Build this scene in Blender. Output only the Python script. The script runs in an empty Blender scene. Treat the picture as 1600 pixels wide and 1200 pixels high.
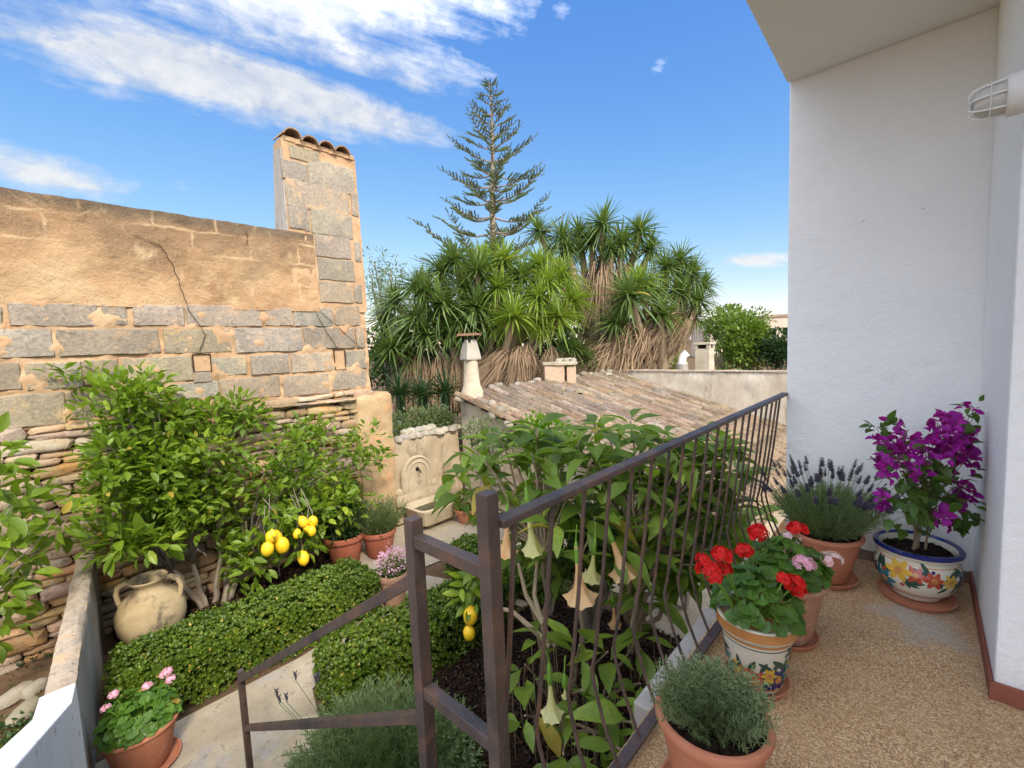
import bpy, math, random
import numpy as np
from mathutils import Vector, Matrix, noise
rnd = random.Random(7)
rng = np.random.default_rng(7)
U = rnd.uniform
SC = bpy.context.scene
COL = SC.collection

# ------------------------------------------------------------------ camera
R3 = np.array([[0.7391906431, -0.0262626364, 0.6729840021],
               [0.6721367839, 0.0922234192, -0.7346611359],
               [-0.0427707474, 0.9953919403, 0.0858228125]])
FPX = 705.0
CAM = np.array([0.0, 0.0, 1.45])
cam = bpy.data.cameras.new('camera'); camo = bpy.data.objects.new('camera', cam); COL.objects.link(camo)
mw = Matrix([list(R3[i]) + [CAM[i]] for i in range(3)] + [[0, 0, 0, 1]])
camo.matrix_world = mw
cam.sensor_width = 36; cam.lens = FPX / 1600 * 36; cam.clip_start = 0.05; cam.clip_end = 2000
SC.camera = camo

def ray(px, py): return R3 @ np.array([(px - 800) / FPX, -(py - 600) / FPX, -1.0])
def at(px, py, d): return CAM + ray(px, py) * d
def onz(px, py, z): r = ray(px, py); return CAM + r * ((z - CAM[2]) / r[2])
def onx(px, py, x): r = ray(px, py); return CAM + r * (x / r[0])
def ony(px, py, y): r = ray(px, py); return CAM + r * (y / r[1])

# ------------------------------------------------------------------ sun, sky, exposure
SUN_EL, SUN_X, SUN_Y = 43.0, 1.0, -0.35
sd = Vector((SUN_X, SUN_Y, 0)).normalized() * math.cos(math.radians(SUN_EL)); sd.z = math.sin(math.radians(SUN_EL))
sun = bpy.data.lights.new('sun', 'SUN'); suno = bpy.data.objects.new('sun', sun); COL.objects.link(suno)
sun.energy = 0.78; sun.angle = math.radians(9.0); sun.color = (1.0, 0.89, 0.72)
suno.rotation_euler = sd.to_track_quat('Z', 'Y').to_euler(); suno.location = (10, -3, 12)
SC.view_settings.view_transform = 'Standard'; SC.view_settings.look = 'None'
SC.view_settings.gamma = 1; SC.view_settings.use_curve_mapping = False
SC.view_settings.exposure = 2.52
SC.render.engine = 'CYCLES'
SC.cycles.use_denoising = True
SC.cycles.max_bounces = 6; SC.cycles.diffuse_bounces = 4; SC.cycles.transparent_max_bounces = 4

W = bpy.data.worlds.new('World'); SC.world = W; W.use_nodes = True
nt = W.node_tree; nt.nodes.clear()
def N(t, kind, **kw):
    n = t.nodes.new(kind)
    for k, v in kw.items():
        if k == 'ins':
            for a, b in v.items():
                if isinstance(b, bpy.types.NodeSocket): t.links.new(b, n.inputs[a])
                else: n.inputs[a].default_value = b
        else: setattr(n, k, v)
    return n
def MA(t, op, a, b=None, c=None, clamp=False):
    n = t.nodes.new('ShaderNodeMath'); n.operation = op; n.use_clamp = clamp
    for i, x in enumerate((a, b, c)):
        if x is None: continue
        if isinstance(x, bpy.types.NodeSocket): t.links.new(x, n.inputs[i])
        else: n.inputs[i].default_value = x
    return n.outputs[0]
def MIX(t, f, a, b, mode='MIX'):
    n = t.nodes.new('ShaderNodeMix'); n.data_type = 'RGBA'; n.blend_type = mode
    for i, x in ((0, f), (6, a), (7, b)):
        if isinstance(x, bpy.types.NodeSocket): t.links.new(x, n.inputs[i])
        else:
            n.inputs[i].default_value = x if i == 0 else (*x[:3], 1)
    return n.outputs[2]
out = N(nt, 'ShaderNodeOutputWorld')
sky = N(nt, 'ShaderNodeTexSky', sky_type='NISHITA', sun_disc=False)
sky.sun_elevation = math.radians(SUN_EL)
sky.sun_rotation = math.atan2(sd.x, sd.y)
sky.air_density = 1.0; sky.dust_density = 0.3; sky.ozone_density = 2.0; sky.altitude = 50
_s = N(nt, 'ShaderNodeSeparateColor', ins={0: sky.outputs[0]})     # clear, deep blue air: the sky's own colours, a little more saturated
skycol = N(nt, 'ShaderNodeCombineColor', ins={0: MA(nt, 'MULTIPLY', MA(nt, 'POWER', _s.outputs[0], 1.2), .232), 1: MA(nt, 'MULTIPLY', MA(nt, 'POWER', _s.outputs[1], .82), .395), 2: MA(nt, 'MULTIPLY', MA(nt, 'POWER', _s.outputs[2], .35), 0.99)}).outputs[0]
geo = N(nt, 'ShaderNodeTexCoord').outputs['Generated']
def DOT(v):
    n = N(nt, 'ShaderNodeVectorMath', operation='DOT_PRODUCT'); nt.links.new(geo, n.inputs[0]); n.inputs[1].default_value = tuple(v)
    return n.outputs['Value']
def unit(v): return np.array(v) / np.linalg.norm(v)
def lobe(p0, p1, width):
    a, b = unit(ray(*p0)), unit(ray(*p1)); c = unit(a + b); t_ = b - a; L = np.linalg.norm(t_); t_ = unit(t_); s_ = np.cross(c, t_)
    u = MA(nt, 'MULTIPLY', DOT(t_), 1.0 / (L * 0.55)); v = MA(nt, 'MULTIPLY', DOT(s_), 1.0 / width)
    r = MA(nt, 'SQRT', MA(nt, 'ADD', MA(nt, 'POWER', MA(nt, 'ABSOLUTE', u), 2.0), MA(nt, 'POWER', MA(nt, 'ABSOLUTE', v), 2.0)))
    front = MA(nt, 'GREATER_THAN', DOT(c), 0.2)
    return MA(nt, 'MULTIPLY', MA(nt, 'SUBTRACT', 1.0, r, clamp=True), front)
a_, b_ = unit(ray(0, 30)), unit(ray(720, 220)); T_ = unit(b_ - a_); C_ = unit(a_ + b_); S_ = np.cross(C_, T_)
def cloudnoise(kt, ks, scale, detail, off):
    cv = N(nt, 'ShaderNodeCombineXYZ', ins={0: MA(nt, 'MULTIPLY', DOT(T_), kt), 1: MA(nt, 'MULTIPLY', DOT(S_), ks), 2: MA(nt, 'ADD', DOT(C_), off)}).outputs[0]
    return N(nt, 'ShaderNodeTexNoise', ins={'Vector': cv, 'Scale': scale, 'Detail': detail, 'Roughness': 0.62, 'Distortion': 0.25}).outputs['Fac']
lobes = [(lobe((-520, -90), (800, 236), 0.084), 1.65), (lobe((-150, -160), (890, 50), 0.20), 1.4), (lobe((560, 60), (720, 200), 0.12), 0.75),
         (lobe((-200, 225), (290, 312), 0.055), 1.1), (lobe((1080, 412), (1330, 398), 0.022), 1.1), (lobe((895, 158), (960, 166), 0.024), 0.5),
         (lobe((1005, 118), (1060, 85), 0.026), 0.48), (lobe((850, -10), (905, 45), 0.05), 0.55), (lobe((1040, 490), (1300, 450), 0.02), .3), (lobe((230, 285), (340, 302), 0.020), .5)]
tot = None
for m_, g in lobes:
    x = MA(nt, 'MULTIPLY', m_, g)
    tot = x if tot is None else MA(nt, 'MAXIMUM', tot, x)
# unseen broken cloud, added outside the view to brighten the shade
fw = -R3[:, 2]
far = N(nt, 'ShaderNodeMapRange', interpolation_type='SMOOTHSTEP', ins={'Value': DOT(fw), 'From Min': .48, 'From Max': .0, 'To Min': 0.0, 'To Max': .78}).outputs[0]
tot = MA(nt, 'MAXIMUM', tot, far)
nz1 = cloudnoise(1.3, 9.5, 2.6, 10.0, 0.3); nz2 = cloudnoise(6.0, 9.0, 2.6, 9.0, 2.0)
nzz = MA(nt, 'ADD', MA(nt, 'MULTIPLY', nz1, 0.6), MA(nt, 'MULTIPLY', nz2, 0.4))
dens = MA(nt, 'MULTIPLY', MA(nt, 'SUBTRACT', MA(nt, 'ADD', MA(nt, 'MULTIPLY', tot, 0.42), 0.32), nzz), 4.2, clamp=True)
dens = MA(nt, 'MULTIPLY', MA(nt, 'POWER', dens, 1.1), 0.90)
dens = MA(nt, 'MULTIPLY', dens, MA(nt, 'MULTIPLY', tot, 12., clamp=True))
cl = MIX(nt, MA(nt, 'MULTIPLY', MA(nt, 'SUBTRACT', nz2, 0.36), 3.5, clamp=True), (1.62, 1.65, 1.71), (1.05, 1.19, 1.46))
# clouds brightened towards the sun, an added boost for the shaded terrace
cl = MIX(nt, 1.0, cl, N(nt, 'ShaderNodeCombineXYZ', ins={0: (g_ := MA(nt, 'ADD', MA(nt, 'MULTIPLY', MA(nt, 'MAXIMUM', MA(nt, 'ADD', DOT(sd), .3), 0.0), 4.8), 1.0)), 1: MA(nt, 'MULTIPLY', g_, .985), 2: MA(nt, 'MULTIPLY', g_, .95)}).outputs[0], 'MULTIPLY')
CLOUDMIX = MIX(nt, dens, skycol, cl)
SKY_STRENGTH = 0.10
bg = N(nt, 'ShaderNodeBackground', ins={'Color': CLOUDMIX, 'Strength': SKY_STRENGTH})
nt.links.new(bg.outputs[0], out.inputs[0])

# ------------------------------------------------------------------ mesh helpers
def rotm(axis, ang): return np.array(Matrix.Rotation(ang, 3, axis))
def frame_from(d, up=(0, 0, 1)):
    """columns: x = side, y = direction, z = normal"""
    d = unit(d); s = np.cross(d, up)
    if np.linalg.norm(s) < 1e-4: s = np.cross(d, (1, 0, 0))
    s = unit(s); return np.stack([s, d, np.cross(s, d)], 1)

class MB:
    def __init__(self): self.V = []; self.F = []; self.MI = []; self.n = 0
    def add(self, V, F, mi=0):
        V = np.asarray(V, float).reshape(-1, 3)
        self.V.append(V)
        for f in F: self.F.append([i + self.n for i in f]); self.MI.append(mi)
        self.n += len(V); return self
    def box(self, lo, hi, mi=0, rot=None, c=None):
        x0, y0, z0 = lo; x1, y1, z1 = hi
        V = np.array([(x0, y0, z0), (x1, y0, z0), (x1, y1, z0), (x0, y1, z0), (x0, y0, z1), (x1, y0, z1), (x1, y1, z1), (x0, y1, z1)], float)
        if rot is not None: V = V @ np.array(rot).T
        if c is not None: V = V + np.array(c)
        return self.add(V, [(0, 3, 2, 1), (4, 5, 6, 7), (0, 1, 5, 4), (1, 2, 6, 5), (2, 3, 7, 6), (3, 0, 4, 7)], mi)
    def bar(self, p, q, w, h, mi=0, up=(0, 0, 1)):
        p, q = np.array(p, float), np.array(q, float); L = np.linalg.norm(q - p)
        M = frame_from(q - p, up)
        return self.box((-w / 2, 0, -h / 2), (w / 2, L, h / 2), mi, M, p)
    def tube(self, pts, rad, n=8, mi=0, cap=True):
        pts = [np.array(p, float) for p in pts]; k = len(pts)
        if not hasattr(rad, '__len__'): rad = [rad] * k
        V = []; ref = None
        for i, p in enumerate(pts):
            d = pts[min(i + 1, k - 1)] - pts[max(i - 1, 0)]; d = unit(d)
            if ref is None:
                ref = np.cross(d, (0.3, 0.1, 1)) if abs(d[2]) < .99 else np.cross(d, (1, 0, 0))
            s = unit(ref - d * np.dot(ref, d)); ref = s; b = np.cross(d, s)
            for j in range(n):
                a = 2 * math.pi * j / n; V.append(p + rad[i] * (math.cos(a) * s + math.sin(a) * b))
        F = [(i * n + j, i * n + (j + 1) % n, (i + 1) * n + (j + 1) % n, (i + 1) * n + j) for i in range(k - 1) for j in range(n)]
        if cap: F += [tuple(range(n))[::-1], tuple((k - 1) * n + j for j in range(n))]
        return self.add(V, F, mi)
    def lathe(self, prof, n=32, c=(0, 0, 0), mi=0, wob=0.0, rot=None):
        V = []
        for r, z in prof:
            for j in range(n):
                a = 2 * math.pi * j / n; rr = r * (1 + wob * math.sin(3 * a + z * 9))
                V.append((rr * math.cos(a), rr * math.sin(a), z))
        V = np.array(V)
        if rot is not None: V = V @ np.array(rot).T
        V = V + np.array(c)
        k = len(prof)
        F = [(i * n + j, i * n + (j + 1) % n, (i + 1) * n + (j + 1) % n, (i + 1) * n + j) for i in range(k - 1) for j in range(n)]
        if prof[0][0] > 1e-5: F.append(tuple(range(n))[::-1])
        if prof[-1][0] > 1e-5: F.append(tuple((k - 1) * n + j for j in range(n)))
        return self.add(V, F, mi)
    def mesh(self, name, smooth=True, ang=38):
        V = np.concatenate(self.V) if self.V else np.zeros((0, 3))
        me = bpy.data.meshes.new(name); me.from_pydata(V.tolist(), [], self.F); me.validate()
        if len(me.polygons) == len(self.MI): me.polygons.foreach_set('material_index', self.MI)
        if smooth:
            me.polygons.foreach_set('use_smooth', [True] * len(me.polygons)); me.set_sharp_from_angle(angle=math.radians(ang))
        me.update(); return me
    def build(self, name, mats, parent=None, smooth=True, ang=38, bevel=0, loc=None):
        return place(name, self.mesh(name, smooth, ang), mats, parent, bevel, loc)

def place(name, me, mats=None, parent=None, bevel=0, loc=None, M=None):
    if mats is not None and not len(me.materials):
        for m in (mats if isinstance(mats, (list, tuple)) else [mats]): me.materials.append(m)
    o = bpy.data.objects.new(name, me); COL.objects.link(o)
    if parent is not None: o.parent = parent
    if loc is not None: o.location = loc
    if M is not None: o.matrix_local = M
    if bevel:
        b = o.modifiers.new('bevel', 'BEVEL'); b.width = bevel; b.segments = 2; b.limit_method = 'ANGLE'; b.angle_limit = math.radians(40)
    return o
def mat44(A, t):
    return Matrix([list(A[i]) + [t[i]] for i in range(3)] + [[0, 0, 0, 1]])
def tag(o, label=None, cat=None, group=None, kind=None):
    for k, v in (('label', label), ('category', cat), ('group', group), ('kind', kind)):
        if v: o[k] = v
    return o
def thing(name, label, cat, loc=(0, 0, 0), group=None, rz=0):
    o = bpy.data.objects.new(name, None); COL.objects.link(o); o.location = loc; o.rotation_euler = (0, 0, rz); o.empty_display_size = .1
    return tag(o, label, cat, group)
def scatter(name, tmpl, As, Ts, mat, parent=None, smooth=True, mis=None):
    """many copies of one small template joined in a single mesh; As (n,3,3), Ts (n,3)"""
    TV, TF = tmpl; TV = np.asarray(TV, float); As = np.asarray(As); Ts = np.asarray(Ts); n = len(Ts); k = len(TV)
    V = np.einsum('nij,kj->nki', As, TV) + Ts[:, None, :]
    sizes = np.array([len(f) for f in TF]); flat = np.array([i for f in TF for i in f])
    loops = (flat[None, :] + (np.arange(n) * k)[:, None]).ravel()
    tot = np.tile(sizes, n); start = np.concatenate([[0], np.cumsum(tot)[:-1]])
    me = bpy.data.meshes.new(name)
    me.vertices.add(n * k); me.vertices.foreach_set('co', V.ravel().astype(np.float32))
    me.loops.add(len(loops)); me.loops.foreach_set('vertex_index', loops.astype(np.int32))
    me.polygons.add(len(tot)); me.polygons.foreach_set('loop_start', start.astype(np.int32)); me.polygons.foreach_set('loop_total', tot.astype(np.int32))
    if smooth: me.polygons.foreach_set('use_smooth', np.ones(len(tot), bool))
    me.update(calc_edges=True); me.validate()
    return place(name, me, mat, parent)
def frames(D, size, roll=0.5, up=(0, 0, 1), jitter=None):
    """frames for directions D (n,3): y along D, normal biased to up, scaled by size"""
    D = D / np.linalg.norm(D, axis=1, keepdims=True); n = len(D)
    upv = np.tile(np.array(up, float), (n, 1)) + rng.normal(0, roll, (n, 3))
    S = np.cross(D, upv); S /= np.linalg.norm(S, axis=1, keepdims=True) + 1e-9
    Nn = np.cross(S, D)
    A = np.stack([S, D, Nn], 2); size = np.broadcast_to(size, (n,)); return A * size[:, None, None]

# leaf templates (y = length 1, x = width)
def leaf_t(w=0.4, rows=((0, 0), (.12, .45), (.38, 1), (.68, .8), (.9, .35), (1, 0)), fold=.12, droop=.15, wave=0):
    V = []; F = []; last = None
    for i, (t, k) in enumerate(rows):
        z = -droop * t * t; hw = w * .5 * k
        if k == 0: V.append((0, t, z)); cur = (len(V) - 1,)
        else:
            wv = wave * math.sin(t * 12)
            V += [(-hw, t, z + fold * hw * 2 * .5 + wv), (0, t, z), (hw, t, z + fold * hw * 2 * .5 - wv)]; cur = (len(V) - 3, len(V) - 2, len(V) - 1)
        if last:
            if len(last) == 1 and len(cur) == 3: F += [(last[0], cur[1], cur[0]), (last[0], cur[2], cur[1])]
            elif len(last) == 3 and len(cur) == 3: F += [(last[0], last[1], cur[1], cur[0]), (last[1], last[2], cur[2], cur[1])]
            else: F += [(last[0], last[1], cur[0]), (last[1], last[2], cur[0])]
        last = cur
    return V, F
LEMON_LEAF = leaf_t(.46, ((0, 0), (.2, .7), (.5, 1), (.8, .6), (1, 0)), fold=.5, droop=.16)
BIG_LEAF = leaf_t(.44, ((0, .06), (.08, .12), (.2, .5), (.36, .92), (.52, 1), (.68, .82), (.84, .46), (1, 0)), fold=.35, droop=.42, wave=.012)
SMALL_LEAF = leaf_t(.55, ((0, 0), (.45, 1), (1, 0)), fold=.3, droop=.1)
NEEDLE = ([(-.05, 0, 0), (.05, 0, 0), (.06, .6, .03), (-.06, .6, .03), (0, 1, .02)], [(0, 1, 2, 3), (3, 2, 4)])
def merge_t(parts):
    V = []; F = []
    for (TV, TF), A, t in parts:
        b = len(V); V += (np.asarray(TV) @ np.asarray(A).T + np.asarray(t)).tolist(); F += [tuple(i + b for i in f) for f in TF]
    return V, F
def tuft_t(k=5, leaf=SMALL_LEAF, up=.75, s=1.0):
    return merge_t([(leaf, frame_from((math.cos(a), math.sin(a), up + .3 * (j % 2))) * s, (0, 0, 0)) for j, a in enumerate([2 * math.pi * i / k + .3 for i in range(k)])])
BOX_TUFT = tuft_t(5, up=1.15)
# upright sprig: stem along +y with needle leaves (for lavender, rosemary)
def sprig_t(nl=20, ll=.16, bend=.1, flare=.75, w=.9):
    parts = []
    for i in range(nl):
        t = .12 + .88 * i / nl; a = i * 2.4
        d = np.array([math.cos(a) * flare, 1.0, math.sin(a) * flare]); A = frame_from(d, (math.sin(a), 0.2, -math.cos(a)))
        l = ll * (1.1 - .5 * t); A = A * l; A[:, 0] *= w
        parts.append((NEEDLE, A, (0, t * .9, bend * t * t)))
    st = ([(-.008, 0, 0), (.008, 0, 0), (.004, .95, bend), (-.004, .95, bend)], [(0, 1, 2, 3)])
    parts.append((st, np.eye(3), (0, 0, 0)))
    return merge_t(parts)
SPRIG = sprig_t()
LAV_SPRIG = sprig_t(18, .17, .12, .8, 1.7)
ROSE_SPRIG = sprig_t(24, .17, .20, 1.0, 2.0)

# ------------------------------------------------------------------ materials
def new_mat(name):
    m = bpy.data.materials.new(name); m.use_nodes = True; t = m.node_tree; t.nodes.clear()
    o = N(t, 'ShaderNodeOutputMaterial'); p = N(t, 'ShaderNodeBsdfPrincipled'); t.links.new(p.outputs[0], o.inputs[0])
    return m, t, p, o
def noise_n(t, vec, scale, detail=6, rough=.6, dist=0):
    return N(t, 'ShaderNodeTexNoise', ins={'Vector': vec, 'Scale': scale, 'Detail': detail, 'Roughness': rough, 'Distortion': dist}).outputs['Fac']
def ramp(t, f, stops):
    n = t.nodes.new('ShaderNodeValToRGB'); t.links.new(f, n.inputs[0]); e = n.color_ramp.elements
    while len(e) < len(stops): e.new(.5)
    for i, (p, c) in enumerate(stops): e[i].position = p; e[i].color = (*c, 1) if len(c) == 3 else c
    return n.outputs[0]
def bumpn(t, h, strength, dist=.01, normal=None):
    n = N(t, 'ShaderNodeBump', ins={'Height': h, 'Strength': strength, 'Distance': dist})
    if normal is not None: t.links.new(normal, n.inputs['Normal'])
    return n.outputs[0]
def surf(name, layers, rough=.85, bump=((40, .3, .01),), spec=.3, rand=0.0, island=0.0, metal=0, obj=False, stretch=None):
    """layers: first = stops of large noise (scale, stops); then (scale, colour, lo, hi, detail) spots mixed in"""
    m, t, p, o = new_mat(name)
    vec = N(t, 'ShaderNodeTexCoord').outputs['Object'] if obj else N(t, 'ShaderNodeNewGeometry').outputs['Position']
    if stretch: vec = N(t, 'ShaderNodeVectorMath', operation='MULTIPLY', ins={0: vec, 1: stretch}).outputs[0]
    sc, stops = layers[0]; c = ramp(t, noise_n(t, vec, sc, 8, .65), stops)
    for L in layers[1:]:
        s, col, lo, hi = L[:4]; det = L[4] if len(L) > 4 else 6
        f = N(t, 'ShaderNodeMapRange', ins={'Value': noise_n(t, vec, s, det, .68, .3), 'From Min': lo, 'From Max': hi}).outputs[0]
        c = MIX(t, f, c, col)
    if rand or island:
        r = N(t, 'ShaderNodeObjectInfo').outputs['Random'] if rand else N(t, 'ShaderNodeNewGeometry').outputs['Random Per Island']
        k = rand or island
        hs = N(t, 'ShaderNodeHueSaturation', ins={'Color': c, 'Value': MA(t, 'ADD', MA(t, 'MULTIPLY', r, 2 * k), 1 - k),
              'Hue': MA(t, 'ADD', MA(t, 'MULTIPLY', MA(t, 'FRACT', MA(t, 'MULTIPLY', r, 7.3)), .03), .485),
              'Saturation': MA(t, 'ADD', MA(t, 'MULTIPLY', MA(t, 'FRACT', MA(t, 'MULTIPLY', r, 13.7)), .5), .75)}); c = hs.outputs[0]
    t.links.new(c, p.inputs['Base Color']); p.inputs['Roughness'].default_value = rough; p.inputs['Specular IOR Level'].default_value = spec; p.inputs['Metallic'].default_value = metal
    nn = None
    for s, st, d in bump: nn = bumpn(t, noise_n(t, vec, s, 8, .7), st, d, nn)
    if nn is not None: t.links.new(nn, p.inputs['Normal'])
    return m
def leafmat(name, c1, c2, c3=None, rand='island', trans=.35, rough=.42, spec=.4, spot=None):
    m, t, p, o = new_mat(name)
    g = N(t, 'ShaderNodeNewGeometry')
    r = g.outputs['Random Per Island'] if rand == 'island' else N(t, 'ShaderNodeObjectInfo').outputs['Random']
    big = noise_n(t, g.outputs['Position'], 2.5, 3)
    f = MA(t, 'ADD', MA(t, 'MULTIPLY', r, .6), MA(t, 'MULTIPLY', MA(t, 'SUBTRACT', big, .3), .9), clamp=True)
    stops = [(0, c1), (.7, c2)] + ([(1, c3)] if c3 else [])
    c = ramp(t, f, stops)
    c = MIX(t, MA(t, 'MULTIPLY', MA(t, 'SUBTRACT', noise_n(t, g.outputs['Position'], 34, 3), .42), 2.0, clamp=True), c, tuple(x * .62 for x in c2))
    if spot: c = MIX(t, MA(t, 'GREATER_THAN', MA(t, 'FRACT', MA(t, 'MULTIPLY', r, 17.31)), .982), c, spot)
    c = MIX(t, MA(t, 'MULTIPLY', g.outputs['Backfacing'], .35), c, tuple(min(1, x * 1.5 + .01) for x in c2))
    t.links.new(c, p.inputs['Base Color']); p.inputs['Roughness'].default_value = rough; p.inputs['Specular IOR Level'].default_value = spec
    tr = N(t, 'ShaderNodeBsdfTranslucent', ins={'Color': MIX(t, 1.0, c, (1.25, 1.35, .6), 'MULTIPLY')})
    mx = N(t, 'ShaderNodeMixShader', ins={0: trans, 1: p.outputs[0], 2: tr.outputs[0]}); t.links.new(mx.outputs[0], o.inputs[0])
    return m
def plain(name, c, rough=.5, spec=.4, metal=0, bump=None, var=.12):
    lo = tuple(x * (1 - var) for x in c); hi = tuple(min(1, x * (1 + var)) for x in c)
    return surf(name, [(9, [(.35, lo), (.65, hi)])], rough, bump or (), spec, metal=metal)

m_block = surf('grey_marl_block', [(2.2, [(.3, (.225, .188, .14)), (.5, (.295, .248, .185)), (.7, (.38, .315, .225))]), (26, (.17, .15, .12), .48, .70, 8), (5, (.46, .32, .18), .54, .70, 8), (34, (.44, .40, .33), .57, .72, 8)],
               .92, ((30, .7, .02), (110, .5, .006)), .15, rand=.13)
m_mortar = surf('orange_lime_mortar', [(1.3, [(.3, (.34, .205, .115)), (.55, (.46, .305, .175)), (.75, (.54, .39, .24))]), (9, (.36, .17, .08), .56, .72), (60, (.30, .2, .12), .62, .75, 3)], .95, ((25, .6, .015), (120, .35, .004)), .1)
# render (upper plaster): orange, dark brown staining higher up, paler band above the courses
m_render, t, p, o = new_mat('weathered_orange_render')
gp = N(t, 'ShaderNodeNewGeometry').outputs['Position']
sx = N(t, 'ShaderNodeSeparateXYZ', ins={0: gp})
base = ramp(t, noise_n(t, gp, 1.1, 8, .6, .2), [(.3, (.35, .20, .105)), (.5, (.46, .29, .155)), (.7, (.58, .40, .23))])
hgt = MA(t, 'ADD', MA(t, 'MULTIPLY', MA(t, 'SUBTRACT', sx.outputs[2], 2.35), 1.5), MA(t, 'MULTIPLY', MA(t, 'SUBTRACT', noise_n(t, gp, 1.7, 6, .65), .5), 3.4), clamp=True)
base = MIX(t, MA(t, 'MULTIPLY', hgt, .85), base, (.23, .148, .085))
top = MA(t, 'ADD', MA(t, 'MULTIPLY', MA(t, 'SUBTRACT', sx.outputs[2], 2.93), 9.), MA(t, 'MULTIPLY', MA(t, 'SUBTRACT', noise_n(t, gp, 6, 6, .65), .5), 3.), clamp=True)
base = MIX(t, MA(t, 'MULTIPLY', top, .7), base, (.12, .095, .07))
sp = N(t, 'ShaderNodeMapRange', ins={'Value': noise_n(t, gp, 28, 4, .7), 'From Min': .55, 'From Max': .72}).outputs[0]
base = MIX(t, MA(t, 'MULTIPLY', sp, MA(t, 'ADD', MA(t, 'MULTIPLY', hgt, .6), .15)), base, (.17, .11, .07))
pale = N(t, 'ShaderNodeMapRange', ins={'Value': noise_n(t, gp, 2.6, 6, .7, .5), 'From Min': .56, 'From Max': .70}).outputs[0]
base = MIX(t, MA(t, 'MULTIPLY', pale, .65), base, (.58, .42, .25))
wv = N(t, 'ShaderNodeVectorMath', operation='ADD', ins={0: N(t, 'ShaderNodeCombineXYZ', ins={0: sx.outputs[1], 1: sx.outputs[2]}).outputs[0], 1: N(t, 'ShaderNodeVectorMath', operation='SCALE', ins={0: N(t, 'ShaderNodeTexNoise', ins={'Vector': gp, 'Scale': 5.0, 'Detail': 4}).outputs['Color'], 'Scale': .09}).outputs[0]}).outputs[0]
bk = N(t, 'ShaderNodeTexBrick', ins={'Vector': wv, 'Scale': 1.0, 'Mortar Size': .022, 'Mortar Smooth': .8, 'Brick Width': .60, 'Row Height': .27}); bk.offset = .43
show = N(t, 'ShaderNodeMapRange', ins={'Value': noise_n(t, gp, 1.6, 5, .6), 'From Min': .46, 'From Max': .62}).outputs[0]
base = MIX(t, MA(t, 'MULTIPLY', MA(t, 'MULTIPLY', bk.outputs['Fac'], show), .75), base, (.56, .39, .225))
t.links.new(base, p.inputs['Base Color']); p.inputs['Roughness'].default_value = .95; p.inputs['Specular IOR Level'].default_value = .1
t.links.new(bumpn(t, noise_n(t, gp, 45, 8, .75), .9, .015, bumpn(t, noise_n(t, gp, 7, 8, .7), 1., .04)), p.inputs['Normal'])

m_dry = surf('dry_stone', [(.9, [(.3, (.25, .185, .12)), (.5, (.36, .265, .17)), (.62, (.43, .25, .13)), (.75, (.44, .22, .10))]), (14, (.15, .12, .09), .55, .72), (45, (.12, .10, .085), .58, .72, 3), (5, (.40, .37, .30), .58, .7)],
             .93, ((18, .8, .02), (80, .5, .006)), .12, rand=.22)
m_dryback = surf('dark_earth_joint', [(3, [(.3, (.035, .022, .014)), (.7, (.10, .05, .025))])], 1, ((30, .5, .02),), 0)
m_butt = surf('ochre_rubble_render', [(1.6, [(.3, (.30, .19, .10)), (.5, (.42, .29, .16)), (.7, (.50, .38, .235))]), (6, (.60, .28, .12), .56, .74), (30, (.20, .15, .11), .6, .74, 4)], .95, ((12, .6, .03), (70, .4, .006)), .1)
m_fwall = surf('beige_fountain_wall_render', [(1.6, [(.3, (.25, .19, .125)), (.5, (.38, .295, .195)), (.7, (.47, .385, .27))]), (4, (.17, .13, .09), .50, .70, 8), (35, (.2, .16, .12), .62, .75, 4)], .95, ((14, .5, .02), (70, .4, .006)), .1, stretch=(1, 1, .45))
m_fstone = surf('carved_limestone', [(3, [(.3, (.32, .255, .165)), (.6, (.46, .375, .26))]), (9, (.22, .18, .12), .56, .74), (40, (.2, .16, .12), .62, .75, 4)], .9, ((40, .5, .008),), .15)
m_white = surf('white_stucco', [(1.2, [(.3, (.82, .825, .83)), (.7, (.88, .88, .875))]), (2.2, (.74, .73, .71), .60, .80), (70, (.66, .65, .62), .70, .78, 3)], .9, ((2.5, .35, .05), (9, .35, .02), (45, .4, .006), (130, .4, .003)), .2)
t = m_white.node_tree; p = [n for n in t.nodes if n.type == 'BSDF_PRINCIPLED'][0]; gp = N(t, 'ShaderNodeNewGeometry').outputs['Position']
hz = N(t, 'ShaderNodeSeparateXYZ', ins={0: gp}).outputs[2]; splash = MA(t, 'SUBTRACT', MA(t, 'ADD', .13, MA(t, 'MULTIPLY', noise_n(t, gp, 5, 8, .7), .35)), MA(t, 'ADD', MA(t, 'ABSOLUTE', hz), .13))
f_ = MA(t, 'MULTIPLY', splash, 5.0, clamp=True); t.links.new(MIX(t, MA(t, 'MULTIPLY', f_, .5), p.inputs['Base Color'].links[0].from_socket, (.50, .45, .38)), p.inputs['Base Color'])
m_ceil = surf('cream_ceiling_paint', [(1.2, [(.3, (.78, .77, .745)), (.7, (.83, .82, .80))])], .9, ((120, .15, .003),), .2)
m_whitep = surf('worn_white_parapet_paint', [(2, [(.3, (.74, .74, .73)), (.7, (.84, .84, .83))]), (14, (.36, .32, .27), .60, .70), (60, (.4, .36, .3), .66, .72)], .85, ((30, .4, .008),), .2)
m_grey = surf('grey_cement_render', [(2, [(.3, (.27, .245, .21)), (.7, (.45, .41, .36))]), (9, (.12, .105, .09), .55, .75), (5, (.6, .57, .52), .62, .75)], .92, ((25, .5, .015),), .15, stretch=(1, 1, .35))
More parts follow.
